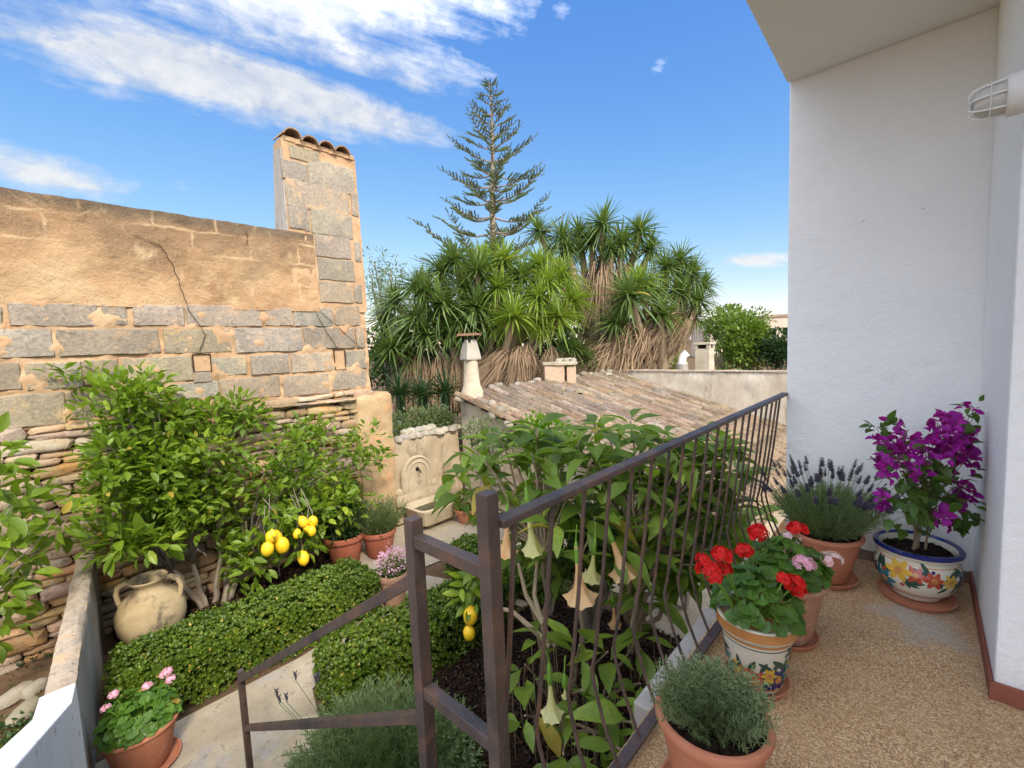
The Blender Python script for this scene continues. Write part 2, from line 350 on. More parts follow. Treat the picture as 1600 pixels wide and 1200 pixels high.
m_coping = surf('lichened_orange_coping', [(5, [(.3, (.30, .23, .17)), (.55, (.42, .34, .26)), (.7, (.50, .31, .16))]), (25, (.14, .12, .10), .54, .68), (12, (.58, .55, .48), .6, .7)], .93, ((30, .8, .015),), .12)
m_skirt = surf('dark_red_skirting', [(6, [(.3, (.20, .06, .04)), (.7, (.28, .085, .055))])], .6, ((60, .2, .003),), .4)
m_skirt2 = surf('brown_skirting_tile', [(8, [(.3, (.15, .10, .07)), (.7, (.24, .16, .11))])], .7, ((60, .3, .003),), .3)
m_path = surf('sandy_concrete', [(1.5, [(.3, (.26, .21, .145)), (.5, (.37, .305, .21)), (.7, (.48, .40, .29))]), (4, (.33, .30, .265), .5, .66, 8), (16, (.22, .175, .125), .56, .70, 8), (70, (.16, .12, .09), .6, .70, 4)], .92, ((15, .4, .01), (90, .5, .004)), .15)
m_dirt = surf('brown_garden_soil', [(2, [(.3, (.09, .055, .032)), (.7, (.19, .12, .07))]), (6, (.06, .085, .025), .56, .68), (40, (.25, .17, .11), .62, .72, 4)], 1, ((12, .9, .04), (60, .7, .01)), .05)
m_mulch = surf('mulch_base', [(12, [(.3, (.018, .011, .008)), (.7, (.05, .028, .018))])], 1, ((60, .9, .02),), .05)
m_chip = surf('dark_bark_chip', [(20, [(.3, (.030, .017, .012)), (.7, (.085, .045, .028))])], .85, (), .2, island=.7)
m_soil = surf('black_potting_soil', [(60, [(.3, (.012, .009, .007)), (.7, (.045, .032, .024))])], 1, ((120, 1., .01),), .05)
m_terra = surf('terracotta', [(5, [(.3, (.42, .155, .085)), (.7, (.52, .215, .125))]), (12, (.60, .36, .25), .60, .76)], .8, ((70, .15, .003),), .25)
m_terra2 = surf('aged_terracotta', [(8, [(.3, (.36, .18, .11)), (.7, (.50, .29, .19))]), (16, (.55, .42, .32), .56, .72)], .85, ((70, .2, .003),), .2)
m_terrar = surf('red_terracotta', [(5, [(.3, (.30, .085, .045)), (.7, (.40, .13, .075))])], .75, ((70, .15, .003),), .3)
m_olla = surf('aged_ochre_clay', [(4, [(.3, (.32, .235, .13)), (.6, (.46, .36, .215))]), (4.5, (.13, .105, .08), .50, .62, 10), (30, (.56, .47, .32), .60, .72)], .82, ((40, .3, .004),), .25)
m_roof = surf('weathered_clay_tile', [(1.2, [(.3, (.215, .145, .10)), (.55, (.30, .205, .14)), (.75, (.37, .285, .20))]), (14, (.13, .105, .08), .52, .68), (30, (.46, .40, .31), .6, .7)], .92, ((40, .6, .008),), .12, rand=.25)
m_rust = surf('weathered_brown_iron', [(6, [(.3, (.070, .050, .042)), (.6, (.115, .080, .066))]), (9, (.19, .10, .06), .50, .66, 8), (5, (.05, .042, .04), .52, .66, 8), (60, (.17, .15, .14), .60, .75)], .48, ((60, .35, .002), (200, .2, .001)), .5, metal=.25)
m_bark = surf('pale_bark', [(8, [(.3, (.20, .145, .09)), (.7, (.34, .26, .17))])], .9, ((60, .6, .004),), .1, stretch=(1, 1, .3))
m_greybark = surf('grey_bark', [(8, [(.3, (.16, .13, .10)), (.7, (.30, .25, .20))])], .9, ((60, .6, .004),), .1)
m_dead = leafmat('dry_palm_straw', (0.091, 0.0595, 0.035), (0.264, 0.18, 0.112), (0.494, 0.38, 0.2565), trans=.2, rough=.8, spec=.15)
m_lemonleaf = leafmat('citrus_leaf', (0.05265, 0.0966, 0.0084), (0.1771, 0.2735, 0.02132), (0.4678, 0.5192, 0.04725), spot=(.40, .30, .05), trans=.38)
m_lemonleaf_o = leafmat('citrus_leaf_single', (0.05265, 0.0966, 0.0084), (0.1882, 0.2829, 0.02132), (0.4678, 0.5192, 0.04725), rand='obj', spot=(.40, .30, .05), trans=.38)
m_brug = leafmat('trumpet_tree_leaf', (0.07008, 0.1183, 0.01621), (0.1898, 0.281, 0.03192), (0.437, 0.5124, 0.05686), rand='obj', spot=(.40, .30, .05), trans=.36, rough=.5)
m_box = leafmat('box_hedge_leaf', (0.03105, 0.0648, 0.0072), (0.1211, 0.1895, 0.0156), (0.3415, 0.4082, 0.0405), spot=(.40, .30, .05), trans=.28)
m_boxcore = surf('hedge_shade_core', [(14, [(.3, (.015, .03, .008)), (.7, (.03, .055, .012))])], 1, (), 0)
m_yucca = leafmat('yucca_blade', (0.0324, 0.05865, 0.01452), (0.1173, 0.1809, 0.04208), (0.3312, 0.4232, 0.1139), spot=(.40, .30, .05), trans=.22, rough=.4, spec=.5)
m_yuccab = leafmat('sunny_yucca_blade', (0.0552, 0.09408, 0.0126), (0.2053, 0.2856, 0.0357), (0.4588, 0.541, 0.09923), spot=(.40, .30, .05), trans=.28, rough=.4, spec=.5)  # lit copy of the blade: sunlight on these rosettes put into the colour
m_arau = leafmat('norfolk_pine_needle', (.06, .085, .035), (.13, .165, .06), (.21, .24, .09), trans=.12, rough=.7, spec=.2)
m_bush = leafmat('far_bush_leaf', (.05, .095, .014), (.14, .21, .03), (.31, .37, .06), trans=.3)
m_bright = leafmat('lime_green_leaf', (.10, .2, .015), (.23, .38, .03), (.40, .52, .05), trans=.4)
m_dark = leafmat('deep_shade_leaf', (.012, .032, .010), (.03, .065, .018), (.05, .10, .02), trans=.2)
m_olive = leafmat('olive_grey_leaf', (.06, .085, .03), (.14, .18, .07), (.26, .31, .13), trans=.3)
m_lav = leafmat('lavender_leaf', (0.0782, 0.121, 0.0476), (0.1966, 0.2671, 0.1109), (0.345, 0.4256, 0.187), trans=.25, rough=.7, spec=.2)
m_rose = leafmat('rosemary_leaf', (0.0765, 0.1121, 0.04781), (0.2052, 0.2587, 0.1224), (0.396, 0.4485, 0.2295), trans=.2, rough=.7, spec=.2)
m_ger = leafmat('geranium_leaf', (0.0385, 0.091, 0.0112), (0.102, 0.2125, 0.0238), (0.22, 0.37, 0.05), rand='obj', spot=(.40, .30, .05), trans=.3)
m_bougl = leafmat('bougainvillea_leaf', (.035, .075, .012), (.085, .165, .024), (.16, .26, .04), rand='obj', spot=(.40, .30, .05), trans=.3)
m_bract = leafmat('magenta_bract', (.25, .008, .24), (.42, .015, .38), (.55, .06, .5), trans=.35, rough=.6)
m_red = leafmat('red_petal', (.55, .008, .008), (.78, .015, .012), (.85, .05, .03), trans=.25, rough=.6)
m_pink = leafmat('pink_petal', (.74, .34, .48), (.86, .52, .66), (.92, .72, .80), trans=.3, rough=.6)
m_ltpink = leafmat('pale_pink_petal', (.80, .45, .52), (.88, .62, .66), (.9, .8, .8), trans=.3, rough=.6)
m_purp = leafmat('lavender_flower', (.06, .052, .072), (.12, .105, .145), (.22, .19, .26), trans=.2, rough=.8, spec=.1)
m_lemon = surf('lemon_skin', [(4, [(.3, (.82, .46, .012)), (.7, (.92, .62, .03))])], .45, ((90, .25, .004),), .45)
m_peach = surf('peach_petal', [(6, [(.3, (.85, .50, .22)), (.7, (.92, .66, .38))])], .6, (), .2)
m_cream = surf('cream_yellow_petal', [(6, [(.3, (.82, .78, .28)), (.7, (.9, .86, .48))])], .6, (), .2)
m_calyx = surf('green_calyx', [(6, [(.3, (.12, .25, .03)), (.7, (.2, .36, .05))])], .5, (), .3)
for mm in (m_peach, m_cream):
    tt = mm.node_tree; pp = [n for n in tt.nodes if n.type == 'BSDF_PRINCIPLED'][0]; oo = [n for n in tt.nodes if n.type == 'OUTPUT_MATERIAL'][0]
    tr = N(tt, 'ShaderNodeBsdfTranslucent'); tt.links.new(pp.inputs['Base Color'].links[0].from_socket, tr.inputs[0])
    mx = N(tt, 'ShaderNodeMixShader', ins={0: .45, 1: pp.outputs[0], 2: tr.outputs[0]}); tt.links.new(mx.outputs[0], oo.inputs[0])
m_crack = plain('crack_shadow', (.05, .035, .025), 1, 0)
m_iron = plain('dark_hole', (.02, .018, .016), 1, 0)
# washed pebble terrace floor
m_floor, t, p, o = new_mat('washed_pebble_floor')
gp = N(t, 'ShaderNodeNewGeometry').outputs['Position']
vo = N(t, 'ShaderNodeTexVoronoi', ins={'Vector': gp, 'Scale': 185.0, 'Randomness': 1.0})
vs = N(t, 'ShaderNodeSeparateXYZ', ins={0: vo.outputs['Color']})
peb = ramp(t, vs.outputs[0], [(0, (.22, .12, .058)), (.25, (.43, .235, .10)), (.5, (.58, .36, .17)), (.75, (.69, .475, .25)), (1, (.82, .66, .44))])
big = noise_n(t, gp, 2.2, 6, .6)
peb = MIX(t, MA(t, 'MULTIPLY', MA(t, 'SUBTRACT', big, .42), 1.6, clamp=True), peb, (.60, .41, .225))
peb = MIX(t, MA(t, 'MULTIPLY', MA(t, 'SUBTRACT', noise_n(t, gp, 1.3, 7, .7), .52), 2.6, clamp=True), peb, (.30, .195, .11))
edge = N(t, 'ShaderNodeMapRange', ins={'Value': vo.outputs['Distance'], 'From Min': .38, 'From Max': .75}).outputs[0]
peb = MIX(t, MA(t, 'MULTIPLY', edge, .65), peb, (.38, .245, .14))
sx = N(t, 'ShaderNodeSeparateXYZ', ins={0: gp})
# bare cement patch in the far corner
dd = N(t, 'ShaderNodeVectorMath', operation='DISTANCE', ins={0: gp, 1: (.02, 2.86, 0)}).outputs['Value']
pf = MA(t, 'MULTIPLY', MA(t, 'SUBTRACT', MA(t, 'ADD', .22, MA(t, 'MULTIPLY', MA(t, 'SUBTRACT', noise_n(t, gp, 7, 6, .6), .5), .55)), dd), 7., clamp=True)
peb = MIX(t, MA(t, 'MULTIPLY', pf, .8), peb, ramp(t, noise_n(t, gp, 60, 5, .7), [(.35, (.34, .30, .25)), (.65, (.56, .51, .44))]))
t.links.new(peb, p.inputs['Base Color']); p.inputs['Roughness'].default_value = .8; p.inputs['Specular IOR Level'].default_value = .25
t.links.new(bumpn(t, MA(t, 'SUBTRACT', 1.0, vo.outputs['Distance']), .75, .006, bumpn(t, noise_n(t, gp, 5, 5), .2, .02)), p.inputs['Normal'])

G = -1.35
# ------------------------------------------------------------------ ground and setting
def sheet(name, pts, z, mat, thick=None, kind='structure'):
    mb = MB(); V = [(x, y, z) for x, y in pts]; k = len(V)
    if thick:
        V += [(x, y, z - thick) for x, y in pts]
        mb.add(V, [tuple(range(k)), tuple(range(2 * k - 1, k - 1, -1))] + [(i, i + k, (i + 1) % k + k, (i + 1) % k) for i in range(k)])
    else: mb.add(V, [tuple(range(k))])
    return tag(mb.build(name, mat, smooth=False), kind=kind)
sheet('ground', [(-600, -600), (600, -600), (600, 600), (-600, 600)], G - .012, m_dirt)
sheet('garden_path', [(-4.22, -.1), (-2.6, -.1), (-2.6, .85), (-3.15, 1.25), (-3.72, 1.42), (-3.95, 2.3), (-4.05, 3.3), (-3.1, 3.4), (-3.0, 3.55), (-4.3, 3.25), (-4.7, 3.1), (-4.6, 4.1), (-2, 4.3), (-2, 5.4), (-6.1, 5.4), (-6.1, 3.3), (-6.2, 2.75), (-5.2, 2.45), (-4.3, 2.45), (-4.2, 1.5)], G + .004, m_path)
sheet('garden_yard', [(-2.0, 3.9), (-.85, 3.6), (1.5, 3.6), (1.5, 10.6), (-1.35, 10.6), (-1.35, 5.4), (-2.0, 5.4)], G + .008, m_path)
# relief on bare soil of the neighbouring plot
mb = MB(); nx, ny = 40, 40
gx = np.linspace(-6.25, -1.2, nx)
for k in range(1):
    V = []
    for i in range(nx):
        yr = .25 - .123 * (gx[i] + 6.3) - .02
        for j in range(ny):
            y = -3.5 + (yr + 3.5) * j / (ny - 1)
            V.append((gx[i], y, G + .0 + .05 * noise.noise(Vector((gx[i] * 2, y * 2, 0))) + .03 * noise.noise(Vector((gx[i] * 7, y * 7, 3)))))
    mb.add(V, [(i * ny + j, (i + 1) * ny + j, (i + 1) * ny + j + 1, i * ny + j + 1) for i in range(nx - 1) for j in range(ny - 1)])
tag(mb.build('neighbour_soil', m_dirt), kind='structure')

# mulch beds
def bed(name, lo, hi, count, inside=lambda x, y: True, smin=.018, smax=.05):
    (x0, y0), (x1, y1) = lo, hi
    sheet(name + '_soil', [(x0, y0), (x1, y0), (x1, y1), (x0, y1)], G + .012, m_mulch)
    T = []
    while len(T) < count:
        x, y = U(x0, x1), U(y0, y1)
        if inside(x, y): T.append((x, y, G + .018 + abs(rnd.gauss(0, .012))))
    n = len(T)
    D = np.stack([rng.normal(0, 1, n), rng.normal(0, 1, n), rng.normal(0, .25, n)], 1)
    A = frames(D, rng.uniform(smin, smax, n), .35)
    chip = ([(-.3, 0, 0), (.28, -.05, 0), (.36, .6, .05), (.1, 1, 0), (-.25, .85, .02), (-.26, .05, -.12), (.25, 0, -.12), (.05, .9, -.1)], [(0, 1, 2, 3, 4), (0, 5, 6, 1), (1, 6, 7, 3, 2), (0, 4, 3, 7, 5)])
    return tag(scatter(name, chip, A, T, m_chip, smooth=False), kind='stuff')
bed('bark_mulch_under_lemon_tree', (-6.28, .42), (-4.7, 2.75), 5200, smin=.02, smax=.06)
bed('bark_mulch_under_trumpet_tree', (-3.05, .95), (-.95, 3.9), 9000)

# terrace
sheet('terrace_floor', [(-.88, -3), (3.5, -3), (3.5, 2.435), (.235, 2.435), (.235, 3.51), (-.76, 3.51), (-.76, .68), (-.88, .68)], 0, m_floor, .16)
tag(MB().box((-.87, 1.62, -.30), (-.762, 3.5, -.07)).build('terrace_kerb', m_grey, bevel=.01, smooth=False), kind='structure')
tag(MB().box((-.74, -3, G), (3.4, 3.5, -.16)).build('terrace_wall', m_white, smooth=False), kind='structure')
# garden stairs down from the terrace
mb = MB()
for i in range(7):
    x1 = -.88 - .29 * i; z = -.0 - .1 * 1 - (G + .0 and 0)
    top = -.0 - (i + 1) * (1.35 / 7.5)
    if top < G + .05: break
    mb.box((x1 - .29, -.28, G + .006), (x1 - .002, .66, top))
tag(mb.build('garden_stairs', m_path, bevel=.008, smooth=False), kind='structure')

# ------------------------------------------------------------------ white house
house = thing('white_house', 'white stucco house with a covered terrace and flat cream ceiling', 'house', (0, 3.5, 0))
def H(mb, name, mat, **k):
    o = mb.build(name, mat, None, **k); o.parent = house; o.matrix_parent_inverse = Matrix.Translation((0, -3.5, 0)); return o
zc = ony(1231, 130, 3.51)[2]; xl = ony(1231, 400, 3.51)[0]
H(MB().box((xl, 3.51, G), (.6, 3.86, zc + .25)), 'wall', m_white, smooth=False, bevel=.012)
def rough_wall(mb, o0, du, dv, nu, nv, amp, sc, nrm):
    o0, du, dv, nrm = map(np.array, (o0, du, dv, nrm)); V = []
    for i in range(nu + 1):
        for j in range(nv + 1):
            q = o0 + du * i / nu + dv * j / nv
            V.append(q + nrm * amp * noise.fractal(Vector(q) * sc, .8, 2, 4))
    mb.add(V, [(i * (nv + 1) + j, (i + 1) * (nv + 1) + j, (i + 1) * (nv + 1) + j + 1, i * (nv + 1) + j + 1) for i in range(nu) for j in range(nv)])
H(MB().box((.235, 2.437, G), (3.6, 3.505, zc + .25)), 'wall', m_white, smooth=False, bevel=.012)
H(MB().box((1.9, -4.4, -.16), (2.2, 2.43, zc + .248)), 'wall', m_white, smooth=False)
# the ceiling's outer edge, read off the picture: two points on the plane z = zc
e0 = onz(1231, 130, zc); e1 = onz(1165, 0, zc); sl = (e1[0] - e0[0]) / (e1[1] - e0[1])
ex = lambda y: e0[0] + sl * (y - e0[1])
mb = MB(); V = [(ex(.9), .9), (1.895, .9), (1.895, 3.503), (ex(3.503), 3.503)]
mb.add([(x, y, zc) for x, y in V] + [(x, y, zc + .24) for x, y in V], [(3, 2, 1, 0), (4, 5, 6, 7), (0, 1, 5, 4), (1, 2, 6, 5), (2, 3, 7, 6), (3, 0, 4, 7)])
H(mb, 'ceiling', m_ceil, smooth=False)
H(MB().box((1.9, -4.4, zc + .25), (3.6, 3.8, zc + .9)), 'roof', m_white, smooth=False)
H(MB().box((.222, 2.424, .002), (.234, 3.50, .075)).box((.222, 2.423, .002), (3.5, 2.434, .075)), 'skirting', m_skirt, smooth=False, bevel=.002)
for k in range(4):
    x0 = -.62 + k * .215
    H(MB().box((x0, 3.496, .002), (x0 + .21, 3.509, .065)), 'skirting_tile', m_skirt2, smooth=False, bevel=.002)
# filled screw plugs and a trowel ridge on the back wall
for (px, py, s) in ((1346, 344, .012), (1442, 325, .009)):
    q = ony(px, py, 3.505); H(MB().lathe([(.0, -.01), (s, -.008), (s * .8, .004), (0, .007)], 10, tuple(q), rot=rotm('X', math.pi / 2)), 'wall_plug', m_white)
for pts in (((1330, 470), (1375, 487), (1400, 480), (1420, 470)), ((1345, 525), (1365, 500), (1385, 492)), ((1250, 380), (1262, 372), (1275, 374))):
    H(MB().tube([ony(a, b, 3.512) for a, b in pts], [.002, .0045, .0045, .002][:len(pts)], 6), 'plaster_ridge', m_white)

# wall lamp on the right-hand wall
q = onx(1612, 140, .233); lamp = thing('bulkhead_lamp', 'white caged bulkhead lamp fixed high on the terrace corner wall', 'lamp', tuple(q))
m_lampw = plain('white_lamp_enamel', (.72, .72, .70), .45, .5, var=.05)
m_glass, t, p, o = new_mat('frosted_lamp_glass'); p.inputs['Base Color'].default_value = (.72, .72, .68, 1); p.inputs['Roughness'].default_value = .25; p.inputs['Transmission Weight'].default_value = .35
MB().lathe([(.0, 0), (.052, 0), (.055, .01), (.055, .085), (.048, .095), (0, .095)], 24, rot=rotm('Y', -math.pi / 2)).build('base', m_lampw, lamp)
lamp.scale = (.60, 1.18, 1.18)
gl = MB().lathe([(.043, .095), (.043, .14), (.040, .18), (.028, .215), (0, .228)], 24, rot=rotm('Y', -math.pi / 2)).build('glass', m_glass, lamp)
for k in range(4):
    a = math.pi * k / 4; pts = []
    for s in range(13):
        u = -1 + s / 6; rr = .05 * (abs(u) ** .35 if abs(u) > 1e-4 else 0) * (1 if u > 0 else -1); h = .095 + .142 * (1 - abs(u) ** 2.6)
        pts.append((-h, rr * math.cos(a), rr * math.sin(a)))
    MB().tube(pts, .0028, 6).build('cage_bar', m_lampw, lamp)
MB().tube([(-.155, .049 * math.cos(a), .049 * math.sin(a)) for a in np.linspace(0, 2 * math.pi, 25)], .0028, 6).build('cage_ring', m_lampw, lamp)

# ------------------------------------------------------------------ old stone boundary wall (plane x = -6.3)
WX = -6.3
gw = thing('boundary_wall', 'tall old stone boundary wall with orange render and stone courses', 'wall', (WX, 1.5, G))
def GW(o): o.parent = gw; o.matrix_parent_inverse = Matrix.Translation((-WX, -1.5, -G)); return o
def wall_sheet(mb, y0, y1, z0, z1, x, amp, sc=1.5, step=.07, topfn=None):
    ny = max(2, int((y1 - y0) / step)); nz = max(2, int((z1 - z0) / step)); V = []
    for i in range(ny + 1):
        y = y0 + (y1 - y0) * i / ny
        zt = z1 + (topfn(y) if topfn else 0)
        for j in range(nz + 1):
            z = z0 + (zt - z0) * j / nz
            V.append((x + amp * noise.fractal(Vector((y * sc, z * sc, x)), .7, 2, 4), y, z))
    b = len(V)
    for i in range(ny + 1):
        y = y0 + (y1 - y0) * i / ny; zt = z1 + (topfn(y) if topfn else 0)
        V.append((x - .42, y, zt)); V.append((x - .42, y, z0))
    F = [(i * (nz + 1) + j, (i + 1) * (nz + 1) + j, (i + 1) * (nz + 1) + j + 1, i * (nz + 1) + j + 1) for i in range(ny) for j in range(nz)]
    for i in range(ny):
        F.append((i * (nz + 1) + nz, (i + 1) * (nz + 1) + nz, b + 2 * (i + 1), b + 2 * i))
        F.append((b + 2 * i, b + 2 * (i + 1), b + 2 * (i + 1) + 1, b + 2 * i + 1))
    F.append(tuple(range(0, nz + 1)) + (b, b + 1))
    e = ny * (nz + 1); F.append(tuple(range(e + nz, e - 1, -1)) + (b + 2 * ny + 1, b + 2 * ny))
    mb.add(V, F)
topn = lambda y: .004 * noise.noise(Vector((y * 3, 0, 0))) + .007 * noise.noise(Vector((y * 11, 0, 5)))
mb = MB(); wall_sheet(mb, -4.5, 3.64, .84, 2.07, WX + .004, .034, 5., .028)
GW(mb.build('mortar_face', m_mortar))
mb = MB(); wall_sheet(mb, -4.5, 2.92, 2.03, 3.085, WX + .022, .024, 2.6, .035, topn)
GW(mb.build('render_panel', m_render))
# pier above
PZ = 4.27
mb = MB()
V = []; nz = 30
for (yy, dx) in ((2.60, 0), (3.63, 0)):
    pass
for j in range(nz + 1):
    f = j / nz; z = 2.04 + (PZ - 2.04) * f; bk = .46 - .20 * max(0, (f - .45) / .55)
    yl = 2.93 if z < 2.4 else (2.62 if z > 2.95 else 2.93 - .31 * (z - 2.4) / .55)
    yl = 2.60 + .015 * noise.noise(Vector((z * 6, 0, 0))); yr = 3.64 + .012 * noise.noise(Vector((z * 6, 4, 0))) + .03 * (1 - f)
    for y, x in ((yl, -bk), (yl, 0), ((yl + yr) / 2, .004), (yr, 0), (yr, -bk)):
        V.append((WX + .014 + x + .012 * noise.noise(Vector((y * 5, z * 5, x))), y, z))
F = [(j * 5 + i, j * 5 + (i + 1) % 5, (j + 1) * 5 + (i + 1) % 5, (j + 1) * 5 + i) for j in range(nz) for i in range(5)] + [(nz * 5, nz * 5 + 1, nz * 5 + 2, nz * 5 + 3, nz * 5 + 4), (4, 3, 2, 1, 0)]
mb.add(V, F); GW(mb.build('pier', m_mortar))
mb = MB(); mb.add([(WX - .44, 2.588, 2.9), (WX + .0, 2.588, 2.9), (WX - .0, 2.588, PZ - .1), (WX - .25, 2.588, PZ - .1)] + [(WX - .44, 2.60, 2.9), (WX + .0, 2.60, 2.9), (WX - .0, 2.60, PZ - .1), (WX - .25, 2.60, PZ - .1)],
                  [(0, 1, 2, 3), (7, 6, 5, 4), (0, 4, 5, 1), (1, 5, 6, 2), (2, 6, 7, 3), (3, 7, 4, 0)]); o = GW(mb.build('grey_side', m_grey)); o['label'] = 'pale grey side of the pier'  # thin pale grey sheet over the pier's near side
# barrel tiles capping the pier
def tile_mesh(L=.42, r=.13, th=.016, n=10, taper=.82, arc=2.6):
    V = []; F = []
    for yy, k in ((0, 1), (L, taper)):
        for rr in (r * k, (r - th) * k):
            for i in range(n + 1):
                a = math.pi / 2 - arc / 2 + arc * i / n; V.append((rr * math.cos(a) * 1.0, yy, rr * math.sin(a) - r * .45))
    m = n + 1
    for i in range(n):
        F += [(i, i + 1, 2 * m + i + 1, 2 * m + i), (m + i + 1, m + i, 3 * m + i, 3 * m + i + 1), (i + 1, i, m + i, m + i + 1), (2 * m + i, 2 * m + i + 1, 3 * m + i + 1, 3 * m + i)]
    F += [(0, 2 * m, 3 * m, m), (n, m + n, 3 * m + n, 2 * m + n)]
    return V, F
TV, TF = tile_mesh(.44, .125); tm = MB().add(TV, TF).mesh('barrel_tile')
tm.materials.append(m_roof)
for i in range(5):
    y = 2.72 + i * .232; z = PZ + .045 - .0 * i + (0.03 if i == 0 else 0)
    A = np.array([[0, -1, 0], [1, 0, 0], [0, 0, 1.]]) @ rotm('X', .10 + U(-.03, .03)) @ rotm('Z', U(-.05, .05))
    if i < 4: GW(place('roof_tile', tm, None, None, M=mat44(A, (WX + .10, y, z))))
mb = MB()
for i in range(4):
    mb.lathe([(0, -.03), (.1, -.03), (.1, .03), (.0, .06)], 10, (WX - .05, 2.72 + .232 * i + .1, PZ + .01), wob=.1)
mb.box((WX - .22, 2.62, PZ - .01), (WX + .03, 3.62, PZ + .045))
GW(mb.build('tile_bedding', m_mortar))

# stone templates: irregular outline slab, thickness along +x, unit size in y/z
def stone_mesh(name, n=14, p=5., jit=.06, dome=.25, seed=0, bev=.10):
    r = random.Random(seed); ang = [2 * math.pi * (i + r.uniform(-.25, .25)) / n for i in range(n)]
    ring = []
    for a in ang:
        c, s = math.cos(a), math.sin(a); k = (abs(c) ** p + abs(s) ** p) ** (-1 / p) * .5 * (1 + r.uniform(-jit, jit)); ring.append((c * k, s * k))
    V = [(-.5, y, z) for y, z in ring] + [(.30 + r.uniform(-.1, .05), y, z) for y, z in ring] + [(.46 + r.uniform(-.1, .06), y * (1 - bev * 2), z * (1 - bev * 2.6)) for y, z in ring]
    V += [(.5 + dome * r.uniform(0, .6), y * .45 + r.uniform(-.05, .05), z * .4 + r.uniform(-.04, .04)) for y, z in ring[::2]]
    h = n // 2; F = []
    for i in range(n):
        j = (i + 1) % n; F += [(i, j, n + j, n + i), (n + i, n + j, 2 * n + j, 2 * n + i)]
    b = 3 * n
    for i in range(h):
        j = (i + 1) % h; F += [(2 * n + 2 * i, 2 * n + 2 * i + 1, b + i), (2 * n + 2 * i + 1, 2 * n + (2 * i + 2) % n, b + j, b + i)]
    F.append(tuple(b + i for i in range(h)))
    return MB().add(V, F).mesh(name, ang=50)
def block_mesh(name, seed):
    r = random.Random(seed); ring = []
    cor = [(-.5, -.5), (.5, -.5), (.5, .5), (-.5, .5)]
    for q in range(4):
        a, b = cor[q], cor[(q + 1) % 4]; m_ = 8 if q % 2 == 0 else 4; cut = .015 if q % 2 == 0 else .035
        for k_ in range(m_):
            f_ = cut + (1 - 2 * cut) * k_ / (m_ - 1); j_ = r.uniform(-.012, .030) if q % 2 == 0 else r.uniform(-.006, .012)
            x_, y_ = a[0] + (b[0] - a[0]) * f_, a[1] + (b[1] - a[1]) * f_
            if q % 2 == 0: y_ *= 1 - 2 * max(j_, -.01)
            else: x_ *= 1 - 2 * max(j_, -.01)
            ring.append((x_, y_))
    n = len(ring); V = [(-.5, y, z) for y, z in ring] + [(.30 + r.uniform(-.12, .05), y, z) for y, z in ring] + [(.46 + r.uniform(-.12, .05), y * .975, z * .93) for y, z in ring] + [(.5, y * .5, z * .4) for y, z in ring]
    F = [(q * n + i, q * n + (i + 1) % n, (q + 1) * n + (i + 1) % n, (q + 1) * n + i) for q in range(3) for i in range(n)] + [tuple(3 * n + i for i in range(n))]
    return MB().add(V, F).mesh(name, ang=50)
blockM = [block_mesh('block', s) for s in range(8)]
for m_ in blockM: m_.materials.append(m_block)
dryM = [stone_mesh('stone', 16, 6.5, .085, .22, 50 + s, .06) for s in range(12)]
for m_ in dryM: m_.materials.append(m_dry)
def zpx(x, y): return x / 2.4, y / 2.4 + 200
def add_block(x0, x1, y0, y1, name='block', th=.024, dep=.05, mesh=None, mat=None):
    p0 = onx(*zpx(x0, (y0 + y1) / 2), WX); p1 = onx(*zpx(x1, (y0 + y1) / 2), WX); q0 = onx(*zpx((x0 + x1) / 2, y0), WX); q1 = onx(*zpx((x0 + x1) / 2, y1), WX)
    cy, cz = (p0[1] + p1[1]) / 2, (q0[2] + q1[2]) / 2; w, h = p1[1] - p0[1], q0[2] - q1[2]
    M = Matrix.Translation((WX + th - dep / 2, cy, cz)) @ Matrix.Rotation(U(-.008, .008), 4, 'X') @ Matrix.Diagonal((dep, w + .03, h + .022, 1))
    return GW(place(name, mesh or rnd.choice(blockM), mat, None, M=M))
rows = [  # [left, right, top, bottom] in the enlarged picture of the wall
 (38,362,662,740),(388,468,665,735),(505,685,668,740),(700,975,668,742),(997,1092,676,740),(1105,1242,676,742),(1255,1345,668,740),
 (-130,192,757,860),(220,592,757,848),(618,858,757,842),(884,1130,752,838),(1142,1325,750,826),(1338,1360,752,822),
 (-120,70,888,985),(105,205,886,980),(215,300,882,972),(315,440,872,960),(470,718,862,955),(795,918,862,925),(945,1078,852,920),(1095,1240,845,912),(1300,1368,838,902),
 (-150,240,1005,1125),(258,420,990,1085),(435,610,975,1050),(630,815,958,1012),(830,1045,938,1015),(1065,1230,928,1000),(1248,1372,915,978),
 (-700,-150,757,860),(-650,0,664,738),(-700,-135,888,1000),(-800,-165,1020,1130)]
for r_ in rows: add_block(*r_)
pier = [(1088,1190,82,124),(1060,1145,130,196),(1157,1322,138,234),(1076,1300,214,312),(1084,1152,298,380),(1167,1314,318,405),(1184,1308,408,486),(1194,1322,496,572),(1200,1318,580,654),(1318,1335,245,330),(1332,1346,430,500),(1330,1350,590,655)]
for r_ in pier: add_block(*r_, th=.034)
